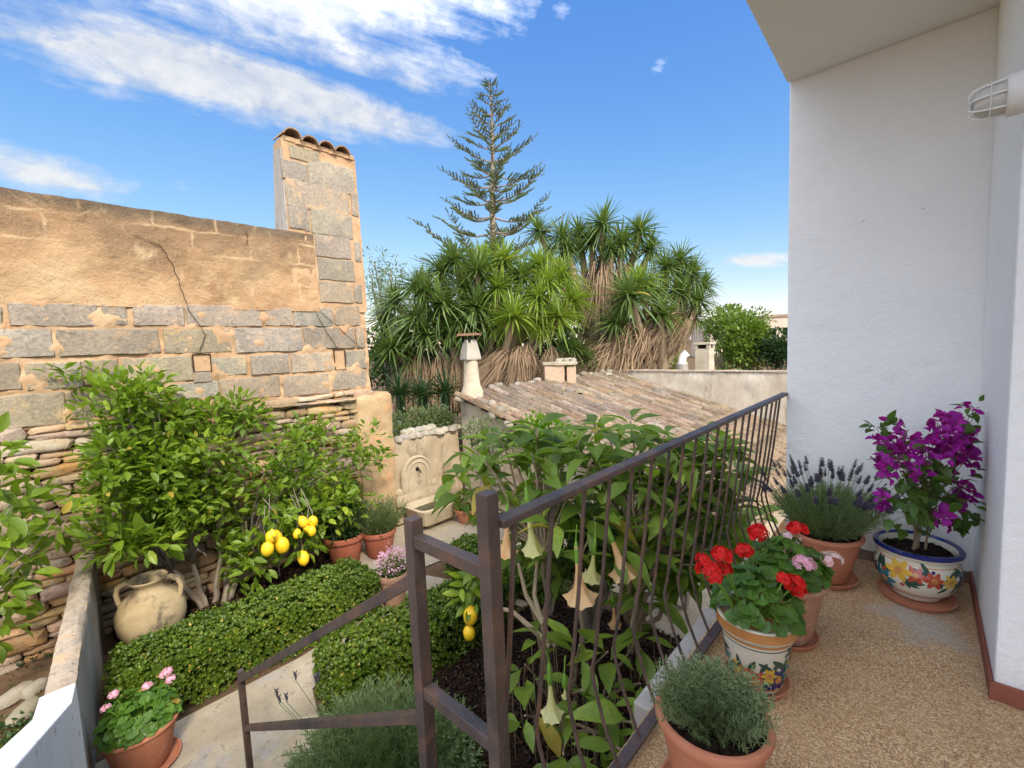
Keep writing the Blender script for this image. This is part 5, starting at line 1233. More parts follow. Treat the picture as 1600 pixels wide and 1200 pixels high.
for A_, pos, low in bl[:300]: place('leaf', rnd.choice(big_me), None, bt_, M=mat44(A_, pos - bq)); nleaf += 1
m_brug2 = leafmat('trumpet_tree_leaf_far', (0.07008, 0.1183, 0.01621), (0.1898, 0.281, 0.03192), (0.437, 0.5124, 0.05686), spot=(.40, .30, .05), trans=.36, rough=.5)
o = loc_scatter('foliage', BIG_LEAF, np.array([q[0] for q in bl[300:]]), np.array([q[1] for q in bl[300:]]), m_brug2, bt_); o['kind'] = 'stuff'
# crooked pale lower limbs seen between the balusters
for pts in (((770, 948, 3.2), (800, 955, 3.1), (835, 985, 3.0), (860, 1010, 2.9)), ((840, 870, 3.3), (835, 930, 3.1), (850, 985, 3.0), (870, 1010, 2.9)), ((810, 880, 3.3), (822, 930, 3.2), (850, 975, 3.0)), ((1035, 870, 3.4), (995, 930, 3.2), (985, 1010, 3.15)), ((1060, 890, 3.5), (1010, 930, 3.3), (985, 1000, 3.15)), ((1045, 925, 3.4), (1030, 965, 3.3), (990, 985, 3.2))):
    UNDER(MB().tube([at(*p_) for p_ in pts], np.linspace(.012, .022, len(pts)).tolist(), 7).build('limb', m_bark), bt_)
# thin grassy undergrowth stalks
mb = MB()
for i in range(60):
    a, b = U(800, 1050), U(1000, 1200); p_ = onz(a, min(b + 60, 1260), G); mb.tube([p_, p_ + np.array([U(-.05, .05), U(-.05, .05), U(.25, .6)])], .0035, 4)
o = UNDER(mb.build('twigs', m_bark), bt_); o['kind'] = 'stuff'
def trumpet(root, px, py0, py1, d_, mat, lean=(0, 0), openr=.075):
    p0 = at(px, py0, d_); L = (py1 - py0) * d_ / FPX
    ax = unit(np.array([lean[0], lean[1], -1.0])); M = frame_from(ax, (1, 0, .1)); B = np.stack([M[:, 0], M[:, 2], ax], 1)
    prof = [(.006, 0), (.012, .04), (.014, .22), (.017, .42), (.026, .62), (.042, .80), (.065, .92), (.088, .985)]
    n = 20; V = []
    for i, (r_, t_) in enumerate(prof):
        k = max(0, (t_ - .75) / .25)
        for j in range(n):
            a = 2 * math.pi * j / n; rr = r_ * openr / .088 * (1 + .45 * k * max(0, math.cos(5 * a)) ** 2); zz = t_ * L - .22 * k * openr * math.cos(5 * a) * 1.0
            V.append((rr * math.cos(a), rr * math.sin(a), zz))
    for j in range(5):
        pass
    V = np.array(V) @ B.T + p0; F = [(i * n + j, i * n + (j + 1) % n, (i + 1) * n + (j + 1) % n, (i + 1) * n + j) for i in range(len(prof) - 1) for j in range(n)]
    fl_ = UNDER(MB().add(V, F).build('flower', mat, ang=180), root)
    cal = UNDER(MB().lathe([(.004, -.02), (.011, 0), (.0145, .06), (.017, L * .30), (.012, L * .36)], 8, tuple(p0), rot=B).build('calyx', m_calyx), root)
    UNDER(MB().tube([p0 + np.array([U(-.03, .03), U(-.03, .03), .12]), p0 + np.array([0, 0, .03]), p0], .004, 5).build('flower_stalk', m_calyx), root)
for f_ in ((900, 850, 943, 2.75, m_peach, (.05, .02), .085), (948, 820, 908, 2.9, m_peach, (.25, .2), .08), (930, 845, 912, 3.0, m_cream, (-.15, 0), .06), (822, 765, 870, 3.0, m_cream, (.05, .05), .062), (793, 790, 872, 3.1, m_peach, (-.1, 0), .065),
           (858, 1040, 1125, 2.35, m_cream, (.02, .0), .05), (882, 1058, 1092, 2.5, m_cream, (0, 0), .018), (828, 740, 830, 3.4, m_cream, (0, 0), .035), (957, 930, 985, 3.3, m_peach, (0, .1), .04), (765, 800, 860, 3.4, m_peach, (0, .1), .05)): trumpet(bt_, *f_)
# plants behind: light green understorey
def cluster_bush(name, label, cat, cpx, d_, rpx, n, size, mat, flat=.85, group=None, base=None, tmpl=SMALL_LEAF, k=14, trunk=True):
    cc = at(*cpx, d_); r = rpx * d_ / FPX; b = np.array([cc[0], cc[1], G if base is None else base])
    root = thing(name, label, cat, tuple(b), group); cen = []; rad_ = []
    for i in range(k):
        v = unit(rng.normal(0, 1, 3)) * U(.2, .75) * r; v[2] *= flat; cen.append(cc + v); rad_.append(r * U(.28, .5))
    T, A = leafy('x', root, cen, rad_, n // k, size, tmpl, mat, up=.2)
    kp = T[:, 2] > b[2]; o = loc_scatter('foliage', tmpl, A[kp], T[kp], mat, root); o['kind'] = 'stuff'
    if trunk:
        mb = MB()
        for q in cen: limb(mb, b, q, r * .05, r * .015, n=4, wig=.04, sides=5)
        UNDER(mb.build('trunk', m_greybark), root)
    return root
cluster_bush('lime_bush', 'lime green bushy plant behind the trumpet shrub, before the tiled roof', 'bush', (850, 700), 4.5, 60, 1400, .07, m_bright)
cluster_bush('shade_bush', 'dense green bush behind the middle of the railing', 'bush', (920, 850), 4.2, 110, 2600, .08, m_bush)
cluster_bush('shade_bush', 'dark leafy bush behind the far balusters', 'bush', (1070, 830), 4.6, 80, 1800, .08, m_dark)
cluster_bush('yard_weed', 'low weedy bush between fountain wall and tiled shed', 'bush', (765, 690), 6.4, 45, 900, .06, m_olive)

# greenery on the fountain planter
root = thing('planter_shrub', 'pale olive succulent shrub spilling over the fountain wall', 'shrub', (FX - .5, 4.6, -.1))
T, A = leafy('x', root, [at(a, b, d_) for a, b, d_ in ((620, 665, 7.8), (640, 660, 8.0), (655, 655, 8.1), (670, 655, 8.1), (685, 652, 8.1), (695, 660, 8.1), (625, 680, 7.7), (640, 678, 7.8), (660, 670, 8.0), (615, 690, 7.5), (675, 665, 8.0))], .24, 190, .07, None, None, up=.4)
T[:, 0] = np.clip(T[:, 0], -7.3, FX + .04); T[:, 2] = np.maximum(T[:, 2], -.1)
o = loc_scatter('foliage', SMALL_LEAF, A, T, m_olive, root); o['kind'] = 'stuff'

# ------------------------------------------------------------------ shed with tiled roof
RX0, RZ0, SL = -6.09, .58, .2815
RY0, RY1, RX1 = 5.22, 10.70, -1.35
def rz_(x): return RZ0 - SL * (x - RX0)
sh = thing('tiled_shed', 'low outbuilding with a weathered clay tile roof', 'building', (-4, 8, G))
mb = MB(); V = [(RX0, RY0 + .05), (RX1 - .15, RY0 + .05), (RX1 - .15, RY1), (RX0, RY1)]
mb.add([(x, y, G) for x, y in V] + [(x, y, rz_(x) - .06) for x, y in V], [(0, 1, 5, 4), (1, 2, 6, 5), (2, 3, 7, 6), (3, 0, 4, 7), (4, 5, 6, 7)])
m_shed = surf('old_shed_render', [(1.6, [(.3, (.30, .24, .17)), (.6, (.45, .38, .28))]), (5, (.19, .16, .12), .52, .72), (30, (.13, .11, .09), .56, .72, 4)], .95, ((12, .6, .03), (60, .5, .01)), .1)
UNDER(mb.build('wall', m_shed, smooth=False), sh)
al = math.atan(SL)
Rr = np.array([[0, math.cos(al), math.sin(al)], [-1, 0, 0], [0, -math.sin(al), math.cos(al)]]).astype(float)  # tile y -> down slope (+x,-z)
TV, TF = tile_mesh(.46, .078, .014, 8, .86); TVa = np.array(TV)
m_roof2 = surf('grey_brown_clay_tile', [(1.2, [(.3, (.155, .112, .08)), (.55, (.22, .16, .115)), (.75, (.285, .225, .165))]), (14, (.10, .085, .065), .50, .66), (30, (.36, .31, .24), .58, .7)], .95, ((40, .7, .01),), .08, rand=.32)
rtm = MB().add(TV, TF).mesh('roof_tile'); rtm.materials.append(m_roof2)
cand = []
pitch_y = .17; run = .36; ncol = int((RY1 - RY0) / pitch_y); nrow = int((RX1 - RX0) / run * 1.04)
for ic in range(ncol + 1):
    for ir in range(nrow):
        x = RX0 + .05 + ir * run; y = RY0 + ic * pitch_y
        A_ = Rr.copy(); A_ = A_ @ rotm('Z', U(-.06, .06)) @ rotm('X', -.03 + U(-.02, .03))
        # tile narrows downhill; flip so the wide mouth faces down
        A_ = A_ @ np.diag((-1, -1, 1)); pos = np.array([x + run * 1.05, y + U(-.012, .012), rz_(x + run * 1.05) + .055 + U(-.008, .01)])
        cand.append((x + (y - RY0) * .25, A_, pos))
cand.sort(key=lambda q: q[0])
for i, (k_, A_, pos) in enumerate(cand[:300]): UNDER(place('roof_tile', rtm, None, None, M=mat44(A_, pos)), sh)
rest = cand[300:]
o = UNDER(scatter('lower_tiles', (TV, TF), np.array([a for _, a, _ in rest]), np.array([p_ for *_, p_ in rest]), m_roof2), sh); o['kind'] = 'stuff'
# channel tiles between (concave), one joined part
As = []; Ts = []
for ic in range(ncol):
    for ir in range(nrow):
        x = RX0 + ir * run; y = RY0 + (ic + .5) * pitch_y; As.append(Rr @ rotm('Z', U(-.04, .04)) @ np.diag((1, 1, -1.0))); Ts.append((x, y, rz_(x) - .005))
o = UNDER(scatter('channel_tiles', (TV, [f[::-1] for f in TF]), np.array(As), np.array(Ts), m_roof2), sh); o['kind'] = 'stuff'
# rubble verge along the left edge and ridge
for i in range(9):
    x = RX0 + .15 + i * .42 + U(-.15, .15); M = Matrix.Translation((x, RY0 - .02 + U(-.04, .03), rz_(x) + .0)) @ Matrix.Rotation(al, 4, 'Y') @ Matrix.Rotation(U(-.4, .4), 4, 'Z') @ Matrix.Rotation(-math.pi / 2, 4, 'Y') @ Matrix.Diagonal((.06, U(.1, .2), U(.12, .22), 1))
    UNDER(place('verge_stone', rnd.choice(capM2), None, None, M=M), sh)
for i in range(17):
    y = RY0 + .2 + i * .31 + U(-.14, .14); M = Matrix.Translation((RX0 - .02 + U(-.06, .08), y, RZ0 + .07 + U(-.02, .05))) @ Matrix.Rotation(U(-.6, .6), 4, 'Z') @ Matrix.Rotation(-math.pi / 2 + U(-.2, .2), 4, 'Y') @ Matrix.Diagonal((.07, U(.1, .24), U(.1, .2), 1))
    UNDER(place('ridge_stone', rnd.choice(capM2), None, None, M=M), sh)
for (a, b, s) in ((1026, 610, .30), (905, 612, .26), (890, 610, .22), (880, 608, .2), (783, 640, .3), (770, 630, .24), (940, 580, .22), (950, 585, .3)):
    r_ = ray(a, b); t0 = (RZ0 + .06 - SL * (0 - RX0) * 1 + SL * 0 - CAM[2]) ; tt_ = (RZ0 + .1 + SL * RX0 - CAM[2]) / (r_[2] + SL * r_[0]); q = CAM + r_ * tt_
    UNDER(place('loose_stone', rnd.choice(capM2), None, None, M=Matrix.Translation(q) @ Matrix.Rotation(U(0, 3), 4, 'Z') @ Matrix.Rotation(-1.2, 4, 'Y') @ Matrix.Diagonal((.08, s * .7, s * .5, 1))), sh)
# round chimney with hood at the roof corner
m_chim = surf('pale_chimney_render', [(4, [(.3, (.36, .30, .21)), (.6, (.50, .43, .32))]), (9, (.30, .25, .19), .58, .72)], .92, ((40, .4, .006),), .15)
cp = onx(738, 615, -5.95); cd = depth_of(cp); sc_ = cd / FPX
ch = thing('chimney_pot', 'slender pale chimney with conical hood and tile cap on the roof corner', 'chimney', tuple(cp))
k = sc_
MB().lathe([(18 * k, -6 * k), (17 * k, 4 * k), (14 * k, 12 * k), (12.5 * k, 20 * k), (10.5 * k, 53 * k), (11 * k, 53.5 * k)], 20).build('stack', m_chim, ch)
MB().lathe([(17 * k, 53 * k), (17.5 * k, 55 * k), (16 * k, 62 * k), (11 * k, 82 * k), (9 * k, 84 * k), (9 * k, 53 * k)], 4, rot=rotm('Z', .5)).build('hood', surf('grey_hood', [(5, [(.3, (.30, .27, .22)), (.7, (.42, .38, .31))])], .9, ((40, .4, .005),), .15), ch, smooth=False)
[MB().box((-1.5 * k + dx, -1.5 * k + dy, 80 * k), (1.5 * k + dx, 1.5 * k + dy, 91 * k)).build('cap_support', m_iron, ch, smooth=False) for dx in (-7 * k, 7 * k) for dy in (-7 * k, 7 * k)]
MB().box((-16 * k, -13 * k, 90 * k), (16 * k, 13 * k, 93.5 * k), rot=rotm('Z', .6)).build('cap_tile', m_roof, ch, smooth=False)
# box flue with stones on its slab
fq = onx(873, 606, RX0 + .05); fd = depth_of(fq); k = fd / FPX
fl = thing('box_flue', 'squat clay box flue with stones on its slab, on the roof ridge', 'chimney', (fq[0], fq[1], RZ0 + .0), rz=.75)
m_flue = surf('pinkish_clay_slab', [(4, [(.3, (.40, .28, .19)), (.7, (.52, .38, .27))]), (20, (.25, .18, .13), .58, .72)], .9, ((50, .4, .006),), .15)
mb = MB().box((-22 * k, -13 * k, -.1), (8 * k, 13 * k, 26 * k)); mb.build('flue_body', m_flue, fl, smooth=False, bevel=.01)
MB().box((12 * k, -12 * k, -.1), (26 * k, 12 * k, 24 * k)).build('flue_body', m_flue, fl, smooth=False, bevel=.01)
rbox((-25 * k, -16 * k, 26.5 * k), (29 * k, 16 * k, 32 * k), 2 * k, .01, .06).build('slab', m_shed, fl)
for i in range(7):
    s = U(6, 11) * k; M = Matrix.Translation((U(-18, 22) * k, U(-9, 9) * k, 33 * k)) @ Matrix.Rotation(U(0, 3), 4, 'Z') @ Matrix.Rotation(-1.5, 4, 'Y') @ Matrix.Diagonal((6 * k, s * 1.4, s, 1)); place('weight_stone', rnd.choice(capM), None, fl, M=M)

# ------------------------------------------------------------------ boundary wall behind the roof, right
bwy = 10.75; bz = ony(1100, 581, bwy)[2]
rw = thing('rear_parapet_wall', 'long stained plaster wall behind the tiled roof', 'wall', (-2, bwy, G))
mb = rbox((-6.4, bwy, G), (3.2, bwy + .22, bz), .03, .02, .12)
m_rw = surf('stained_plaster', [(1.1, [(.3, (.36, .29, .21)), (.5, (.50, .43, .34)), (.7, (.62, .56, .47))]), (2.2, (.28, .21, .15), .52, .72), (7, (.66, .62, .55), .58, .74), (30, (.18, .15, .12), .6, .75, 4)], .95, ((12, .4, .02), (60, .3, .006)), .1, stretch=(1, 1, .4))
UNDER(mb.build('wall_face', m_rw), rw)
UNDER(rbox((-6.45, bwy - .02, bz - .01), (3.2, bwy + .24, bz + .035), .015, .012, .1).build('coping', m_coping), rw)
# neighbour's chimney stacks beyond
cp = ony(1101, 577, 12.6); k = depth_of(cp) / FPX
c2 = thing('square_chimney', 'square pale rendered chimney stack beyond the rear wall', 'chimney', (cp[0], cp[1], cp[2] - .1))
MB().box((-11 * k, -11 * k, -.5), (11 * k, 11 * k, 38 * k)).build('stack', m_chim, c2, smooth=False, bevel=.01)
for dx in (-9, 9):
    for dy in (-9, 9): MB().box(((dx - 2.5) * k, (dy - 2.5) * k, 38 * k + .001), ((dx + 2.5) * k, (dy + 2.5) * k, 44 * k)).build('cap_support', m_chim, c2, smooth=False)
MB().box((-13 * k, -13 * k, 44.2 * k), (13 * k, 13 * k, 47.5 * k)).build('cap_slab', m_chim, c2, smooth=False, bevel=.01)
MB().box((-7 * k, -7 * k, 38.1 * k), (7 * k, 7 * k, 44 * k)).build('flue_opening', m_iron, c2, smooth=False)
cp = ony(1066, 577, 12.3); c3 = thing('small_vent', 'small white cowl on a grey stub beyond the rear wall', 'vent', (cp[0], cp[1], cp[2] - .1))
MB().lathe([(8 * k, -.5), (9 * k, 0), (9 * k, 14 * k), (8 * k, 15 * k)], 14).build('stub', m_grey, c3)
MB().tube([(0, 0, 15 * k), (0, 0, 21 * k), (2 * k, 1 * k, 27 * k), (7 * k, 2 * k, 31 * k)], [6.5 * k, 6 * k, 6 * k, 6 * k], 12).build('cowl', m_white, c3)

# ------------------------------------------------------------------ yuccas
def rosette_mesh(seed, n=120, lo=-.7, mat=m_yucca, L=1.0, wd=.055, stiff=.5):
    r_ = random.Random(seed); V = []; F = []
    for i in range(n):
        az = i * 2.39996 + r_.uniform(-.15, .15); el = math.asin(max(-1, min(1, lo + (1.0 - lo) * ((i + .5) / n) ** .9))) + r_.uniform(-.1, .1)
        l = L * r_.uniform(.68, 1.12) * (1 - .12 * max(0, math.sin(el))); d = np.array([math.cos(az) * math.cos(el), math.sin(az) * math.cos(el), math.sin(el)])
        s = np.cross(d, (0, 0, 1)); s = s / (np.linalg.norm(s) + 1e-6); up_ = np.cross(s, d)
        b = len(V); rows_ = ((.06, .6), (.35, 1.0), (.7, .72), (1, 0)); dr = r_.uniform(.05, .42) if i % 6 else r_.uniform(.4, .8) * (1 - stiff * max(0, math.sin(el)))
        for (t_, w_) in rows_:
            p_ = d * l * t_ + np.array([0, 0, -dr * l * t_ ** 2.3 * math.cos(el)])
            if w_ == 0: V.append(p_)
            else: V += [p_ - s * wd * .5 * w_ * L + up_ * .012, p_, p_ + s * wd * .5 * w_ * L + up_ * .012]
        for k in range(2): a = b + 3 * k; F += [(a, a + 1, a + 4, a + 3), (a + 1, a + 2, a + 5, a + 4)]
        a = b + 6; F += [(a, a + 1, a + 3), (a + 1, a + 2, a + 3)]
    me = MB().add(V, F).mesh('leaf_rosette', ang=180); me.materials.append(mat); return me
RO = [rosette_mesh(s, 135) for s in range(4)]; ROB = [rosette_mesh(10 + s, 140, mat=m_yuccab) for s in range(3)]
def skirt_mesh(seed, n=150):
    r_ = random.Random(seed); V = []; F = []
    for i in range(n):
        az = r_.uniform(0, 6.283); st = r_.uniform(0, 1.0); p0 = np.array([.06 * math.cos(az), .06 * math.sin(az), -st]); o_ = r_.uniform(.18, .55); l = r_.uniform(.5, 1.0)
        b = len(V); s = np.array([-math.sin(az), math.cos(az), 0])
        for (t_, w_) in ((0, .8), (.4, 1), (.8, .7), (1, .15)):
            p_ = p0 + np.array([math.cos(az), math.sin(az), 0]) * o_ * math.sin(t_ * 1.7) + np.array([r_.uniform(-.02, .02), r_.uniform(-.02, .02), -l * t_ ** 1.5])
            V += [p_ - s * .012 * w_, p_ + s * .012 * w_]
        F += [(b + 2 * k, b + 2 * k + 1, b + 2 * k + 3, b + 2 * k + 2) for k in range(3)]
    me = MB().add(V, F).mesh('dead_leaf_skirt', ang=180); me.materials.append(m_dead); return me
SK = [skirt_mesh(30 + s, 420) for s in range(3)]
def yucca(name, label, base, heads, trunk_r=.16, skirts=()):
    """heads: (px, py, depth, radius px, bright)"""
    root = thing(name, label, 'tree', tuple(base)); b0 = np.array(base, float)
    for (a, b, d_, rp, br) in heads:
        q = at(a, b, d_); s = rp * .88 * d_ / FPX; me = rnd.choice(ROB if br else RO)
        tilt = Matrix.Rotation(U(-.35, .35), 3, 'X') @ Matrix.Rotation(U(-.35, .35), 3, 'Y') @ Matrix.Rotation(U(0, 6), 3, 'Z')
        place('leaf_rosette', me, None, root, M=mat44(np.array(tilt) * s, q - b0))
        mb = MB(); f = b0 + np.array([U(-.2, .2), U(-.2, .2), max(.6, (q[2] - b0[2]) * .35)]); 
        pts = [b0 + np.array([U(-.1, .1), U(-.1, .1), 0]), f, f + (q - f) * .55 + np.array([0, 0, -.15]), q - np.array([0, 0, .03])]
        mb.tube(pts, [trunk_r, trunk_r * .85, trunk_r * .6, trunk_r * .4], 8); o = UNDER(mb.build('trunk', m_bark), root)
    for (a, b, d_, rp, lean) in skirts:
        q = at(a, b, d_); s = rp * d_ / FPX; M = np.array(Matrix.Rotation(lean * .9, 3, 'Y') @ Matrix.Rotation(U(0, 6), 3, 'Z')) * s
        # lean tips the skirt in the plane of the picture
        Bv = np.stack([R3[:, 0], -R3[:, 2], (0, 0, 1)], 1); M = Bv @ np.array(Matrix.Rotation(lean, 3, 'Y')) @ np.array(Matrix.Rotation(U(0, 6), 3, 'Z')) * s
        place('dead_leaf_skirt', rnd.choice(SK), None, root, M=mat44(M, q - b0))
    return root
yb = at(745, 560, 11.5); yb[2] = G
yucca('giant_yucca', 'broad low yucca clump with many rosettes behind the chimney', yb,
      [(690, 425, 11.6, 62, 0), (712, 408, 11.4, 62, 0), (746, 425, 11.0, 65, 0), (785, 408, 11.3, 62, 1), (750, 405, 11.8, 55, 1), (651, 448, 11.4, 58, 0), (616, 470, 11.8, 55, 0), (842, 415, 11.6, 60, 1), (816, 432, 11.2, 60, 0), (878, 430, 11.4, 58, 1),
       (895, 470, 11.2, 58, 1), (803, 496, 10.3, 70, 1), (872, 496, 10.8, 62, 1), (742, 478, 10.8, 66, 0), (692, 475, 10.8, 68, 0), (650, 495, 11.0, 62, 0), (612, 545, 11.0, 62, 0), (640, 560, 11.2, 48, 0), (840, 465, 10.8, 60, 1), (780, 450, 10.9, 60, 1), (725, 450, 11.1, 55, 0), (668, 452, 11.0, 55, 0), (855, 440, 11.0, 55, 1), (600, 500, 12.0, 50, 0), (735, 555, 11.6, 50, 0), (665, 520, 10.9, 60, 0), (700, 520, 10.9, 60, 0), (735, 515, 10.9, 58, 0), (635, 530, 11.2, 54, 0), (770, 510, 10.9, 52, 0), (845, 510, 10.8, 52, 1), (720, 500, 10.8, 60, 0)],
      .17, [(655, 545, 11.2, 58, 0), (685, 548, 11.2, 60, 0), (710, 548, 11.3, 56, 0), (632, 565, 11.4, 50, 0), (668, 560, 11.3, 52, 0), (812, 540, 10.4, 52, .15), (795, 545, 10.5, 52, .6), (825, 538, 10.5, 46, .1), (770, 545, 11.0, 48, .2), (862, 540, 10.9, 48, .1), (785, 556, 10.6, 42, .8)])
yb = at(940, 560, 13.8); yb[2] = G
yucca('giant_yucca', 'tall yucca with a straw coloured trunk and high rosettes against the sky', yb,
      [(842, 362, 14.2, 48, 0), (878, 372, 14.0, 55, 0), (905, 365, 14.4, 48, 0), (941, 352, 13.8, 60, 0), (972, 380, 13.6, 55, 0), (1000, 362, 14.0, 52, 0), (925, 380, 14.0, 52, 0), (888, 392, 13.9, 45, 0), (1015, 390, 13.8, 50, 0), (955, 392, 13.5, 45, 0)],
      .22, [(940, 400, 13.8, 75, 0), (942, 440, 13.8, 80, 0), (938, 470, 13.8, 80, 0), (892, 415, 14, 50, 0), (975, 410, 13.7, 50, 0), (935, 500, 13.7, 80, 0)])
yb = at(1030, 560, 13.0); yb[2] = G
yucca('giant_yucca', 'leaning yucca with a long skirt of dead leaves beside the rear wall', yb,
      [(985, 462, 12.0, 75, 0), (1000, 440, 12.5, 62, 1), (1032, 492, 12.4, 60, 0), (1041, 418, 13.2, 56, 0), (1062, 408, 13.4, 50, 0), (1080, 428, 13.2, 52, 0), (1090, 470, 13.0, 48, 0), (1060, 455, 13.0, 55, 0), (960, 505, 12.2, 55, 0), (1085, 495, 13.2, 40, 0), (1020, 455, 12.8, 55, 0), (1100, 445, 13.5, 38, 0)],
      .2, [(985, 500, 12.4, 72, .2), (1010, 505, 12.5, 72, .5), (1040, 500, 12.8, 70, .7), (1065, 490, 13.0, 62, .8), (1080, 485, 13.1, 55, .6), (960, 520, 12.4, 65, .4), (1000, 525, 12.5, 62, .9), (1030, 515, 12.7, 62, .9), (970, 540, 12.4, 55, 1.0), (1060, 520, 12.9, 45, .9), (945, 550, 12.5, 40, 1.1)])
yb = at(893, 560, 12.0); yb[2] = G
yucca('young_yucca', 'small dark young yucca between the box flue and the tall trunk', yb, [(897, 545, 12.0, 46, 0), (880, 560, 12.0, 30, 0), (920, 560, 12.1, 34, 0)], .1)

# dark strap leaved plants in the shade behind the fountain
for i, (a, b, d_, s, lab) in enumerate(((625, 618, 9.6, 60, 'dark strap leaved plant in the shade, nearest the buttress'), (660, 622, 9.4, 60, 'dark strap leaved plant under the yucca skirts, middle one of three'), (695, 615, 9.6, 60, 'dark strap leaved plant in the shade beside the shed corner'))):
    q = at(a, b, d_); root = thing('agapanthus', lab, 'plant', (q[0], q[1], q[2] - .25), 'strap leaved plants under the yucca')
    place('leaves', rosette_mesh(70 + i, 70, .0, m_dark, 1, .05, .0), None, root, M=mat44(np.eye(3) * s * d_ / FPX, (0, 0, .25)))
    MB().tube([(0, 0, G - q[2] + .25), (0, 0, .3)], .1, 8).build('base', m_dark, root)
# dark mass behind the yuccas
for i, (a, b, d_, r, lab) in enumerate(((620, 560, 13.5, 75, 'dark evergreen bush behind the left yucca, beside the tall wall'), (690, 590, 13, 80, 'dark evergreen bush low behind the yucca skirts'), (868, 540, 14.0, 85, 'dark evergreen bush behind the box flue'), (780, 500, 13.5, 85, 'dark evergreen bush hidden inside the yucca clump'), (1010, 520, 15.5, 60, 'dark evergreen bush behind the leaning yucca'))):
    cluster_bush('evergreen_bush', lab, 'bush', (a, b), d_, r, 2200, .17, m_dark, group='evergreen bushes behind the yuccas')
# thin pale tree at left and bushes at right
cluster_bush('olive_tree', 'wispy pale leaved tree rising behind the left yucca', 'tree', (606, 445), 17, 62, 1500, .16, m_olive, flat=1.0, tmpl=leaf_t(.25, ((0, 0), (.5, 1), (1, 0)), .2, .1))
cluster_bush('round_shrub', 'rounded yellow green shrub beyond the rear wall at right', 'bush', (1162, 535), 19, 60, 7000, .17, m_bush, flat=.85, k=30)
cluster_bush('round_shrub', 'smaller leafy shrub beside the square chimney', 'bush', (1130, 508), 21, 36, 2200, .18, m_bush, flat=.9, k=14)
cluster_bush('round_shrub', 'leafy shrub tight against the white wall beyond the rear parapet', 'bush', (1212, 545), 18, 34, 2400, .16, m_dark, flat=.9, k=14)
cluster_bush('lime_shrub', 'bright lime green plant above the rear wall beside the yucca', 'bush', (1045, 570), 13.2, 34, 1500, .12, m_bright, flat=.5, k=12)
cluster_bush('lime_shrub', 'bright lime green plant low behind the leaning yucca skirt', 'bush', (1005, 572), 13.4, 26, 1000, .12, m_bright, flat=.5, k=10)

# ------------------------------------------------------------------ norfolk pine
ad = 30.0; top_ = at(762, 126, ad); ab = at(783, 540, ad); ab[2] = G
ar = thing('norfolk_pine', 'tall sparse norfolk pine against the blue sky', 'tree', tuple(ab))
Ht = top_[2]; tp0 = np.array([ab[0], ab[1], G]); axis = np.array([top_[0], top_[1], Ht]) - tp0
def trunk_at(z): t_ = (z - G) / (Ht - G); return tp0 + axis * t_ + np.array([.12 * math.sin(t_ * 9), .1 * math.cos(t_ * 7), 0])
UNDER(MB().tube([trunk_at(G + (Ht - G) * i / 16) for i in range(17)], [.34 * (1 - i / 16) ** .8 + .02 for i in range(17)], 10).build('trunk', m_greybark), ar)
whip = []; 
for i in range(26):
    az = i * 2.4; d_ = np.array([math.cos(az) * .4, 1, math.sin(az) * .4]); A_ = frame_from(d_, (math.sin(az), 0, -math.cos(az))) * .30; A_[:, 0] *= 1.5; whip.append((NEEDLE, A_, (0, i / 26 * .9, 0)))
WHIP = merge_t(whip)
zlev = Ht - .35; ti = 0
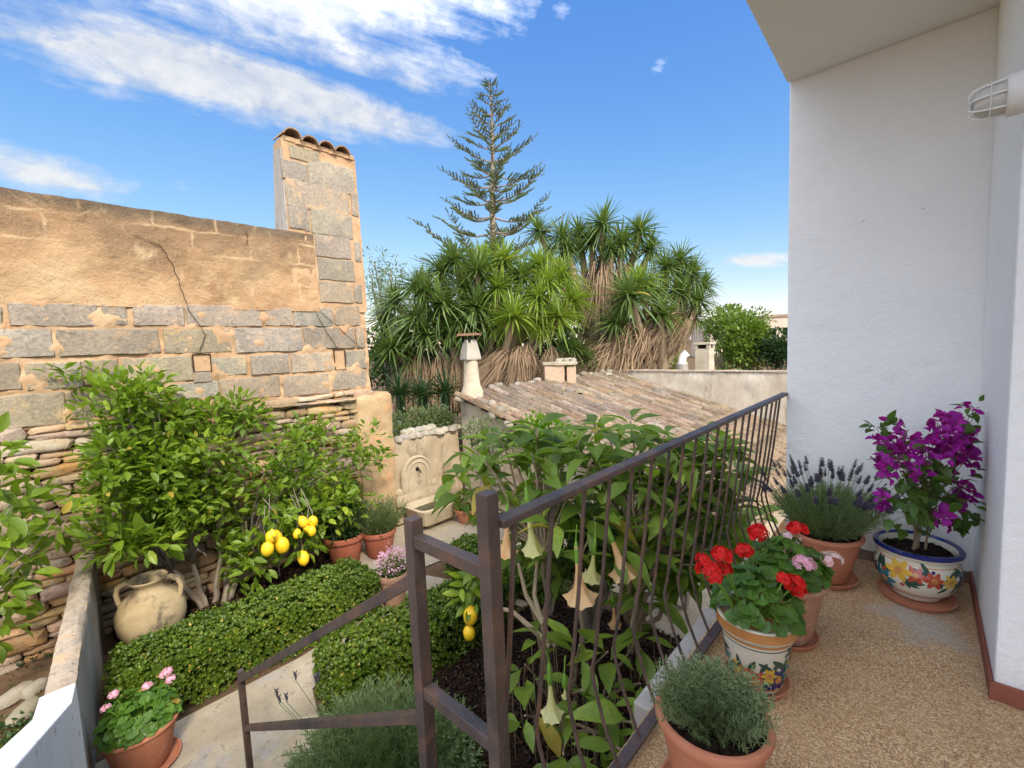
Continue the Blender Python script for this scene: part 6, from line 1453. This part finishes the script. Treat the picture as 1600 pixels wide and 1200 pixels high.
while zlev > 4.6:
    t_ = (Ht - zlev) / (Ht - 6.0); L = .30 + 5.7 * min(1, t_) ** .95; nb = 3 if t_ < .12 else (4 if t_ < .4 else 5); a0 = U(0, 6.28); tv = MB(); As = []; Ts = []
    for k in range(nb):
        if rnd.random() < .08: continue
        a = a0 + k * 2 * math.pi / nb + U(-.15, .15); l = L * U(.68, 1.1); h_ = np.array([math.cos(a), math.sin(a), 0]); rise = U(.30, .58) if t_ < .45 else U(-.02, .40)
        P = [trunk_at(zlev) + h_ * l * s + np.array([0, 0, l * (rise * s + (-.28 * math.sin(math.pi * min(1, s * 1.1)) * min(1, t_ * 1.2)) * .6)]) for s in np.linspace(0, 1, 8)]
        tv.tube(P, np.linspace(.045 * (1 + t_), .012, 8).tolist(), 5)
        nsub = int(3 + l * 2.7)
        for s in np.linspace(.22 if t_ < .3 else .3, 1, nsub):
            q = P[0] + 0; f_ = s * 7; i0 = min(6, int(f_)); q = P[i0] + (P[i0 + 1] - P[i0]) * (f_ - i0)
            for sg in ((-1, 1) if s < .97 else (0,)):
                side = np.array([-h_[1], h_[0], 0]) * sg; wl = U(.7, 1.25) * (.28 + .36 * math.sin(math.pi * min(.95, s)) * min(1, t_ + .3)) * U(.8, 1.2)
                D_ = h_ * .6 + side * .8 + np.array([0, 0, U(.25, .8)]); As.append(frame_from(D_) * wl); Ts.append(q)
                if sg and rnd.random() < .3: D_ = h_ * .8 + side * .35 + np.array([0, 0, U(.4, 1)]); As.append(frame_from(D_) * wl * .8); Ts.append(q)
    b_ = UNDER(tv.build('branch_whorl', m_greybark), ar)
    lf = scatter('needles', WHIP, np.array(As), np.array(Ts), m_arau); lf.parent = b_; lf['kind'] = 'stuff'
    zlev -= .62 + .55 * t_ + U(-.08, .08); ti += 1

# ------------------------------------------------------------------ distant houses on the right
m_far = surf('distant_pink_render', [(.3, [(.3, (.42, .33, .26)), (.7, (.55, .46, .38))])], .95, (), .1)
def far_house(label, px0, px1, pyt, d_, mat, nwin):
    a, b = at(px0, pyt, d_), at(px1, pyt, d_); L = np.linalg.norm((b - a)[:2]); dr = (b - a)[:2] / L; rz = math.atan2(dr[1], dr[0])
    root = thing('distant_house', label, 'house', (a[0], a[1], G), rz=rz); h_ = a[2] - G
    MB().box((0, 0, 0), (L, 6, h_)).build('wall', mat, root, smooth=False); MB().box((-.15, -.15, h_ + .002), (L + .15, 6.15, h_ + .25)).build('roof', m_roof, root, smooth=False)
    for i in range(nwin): x = L * (i + .5) / nwin; MB().box((x - .4, -.02, h_ - 2.2), (x + .4, .05, h_ - 1.1)).build('window', m_iron, root, smooth=False)
far_house('distant beige flat roofed house nearest the white wall, above the shrubs', 1196, 1262, 496, 46, m_far, 3)
far_house('distant low pale house left of the beige one, above the shrubs', 1108, 1150, 505, 60, m_far, 2)
far_house('distant pale house between the other two, mostly behind shrubs', 1152, 1200, 506, 66, m_fwall, 2)
print('leaves', nleaf, 'objects', len(bpy.data.objects), 'tris', sum(len(o.data.polygons) for o in bpy.data.objects if o.type == 'MESH'))
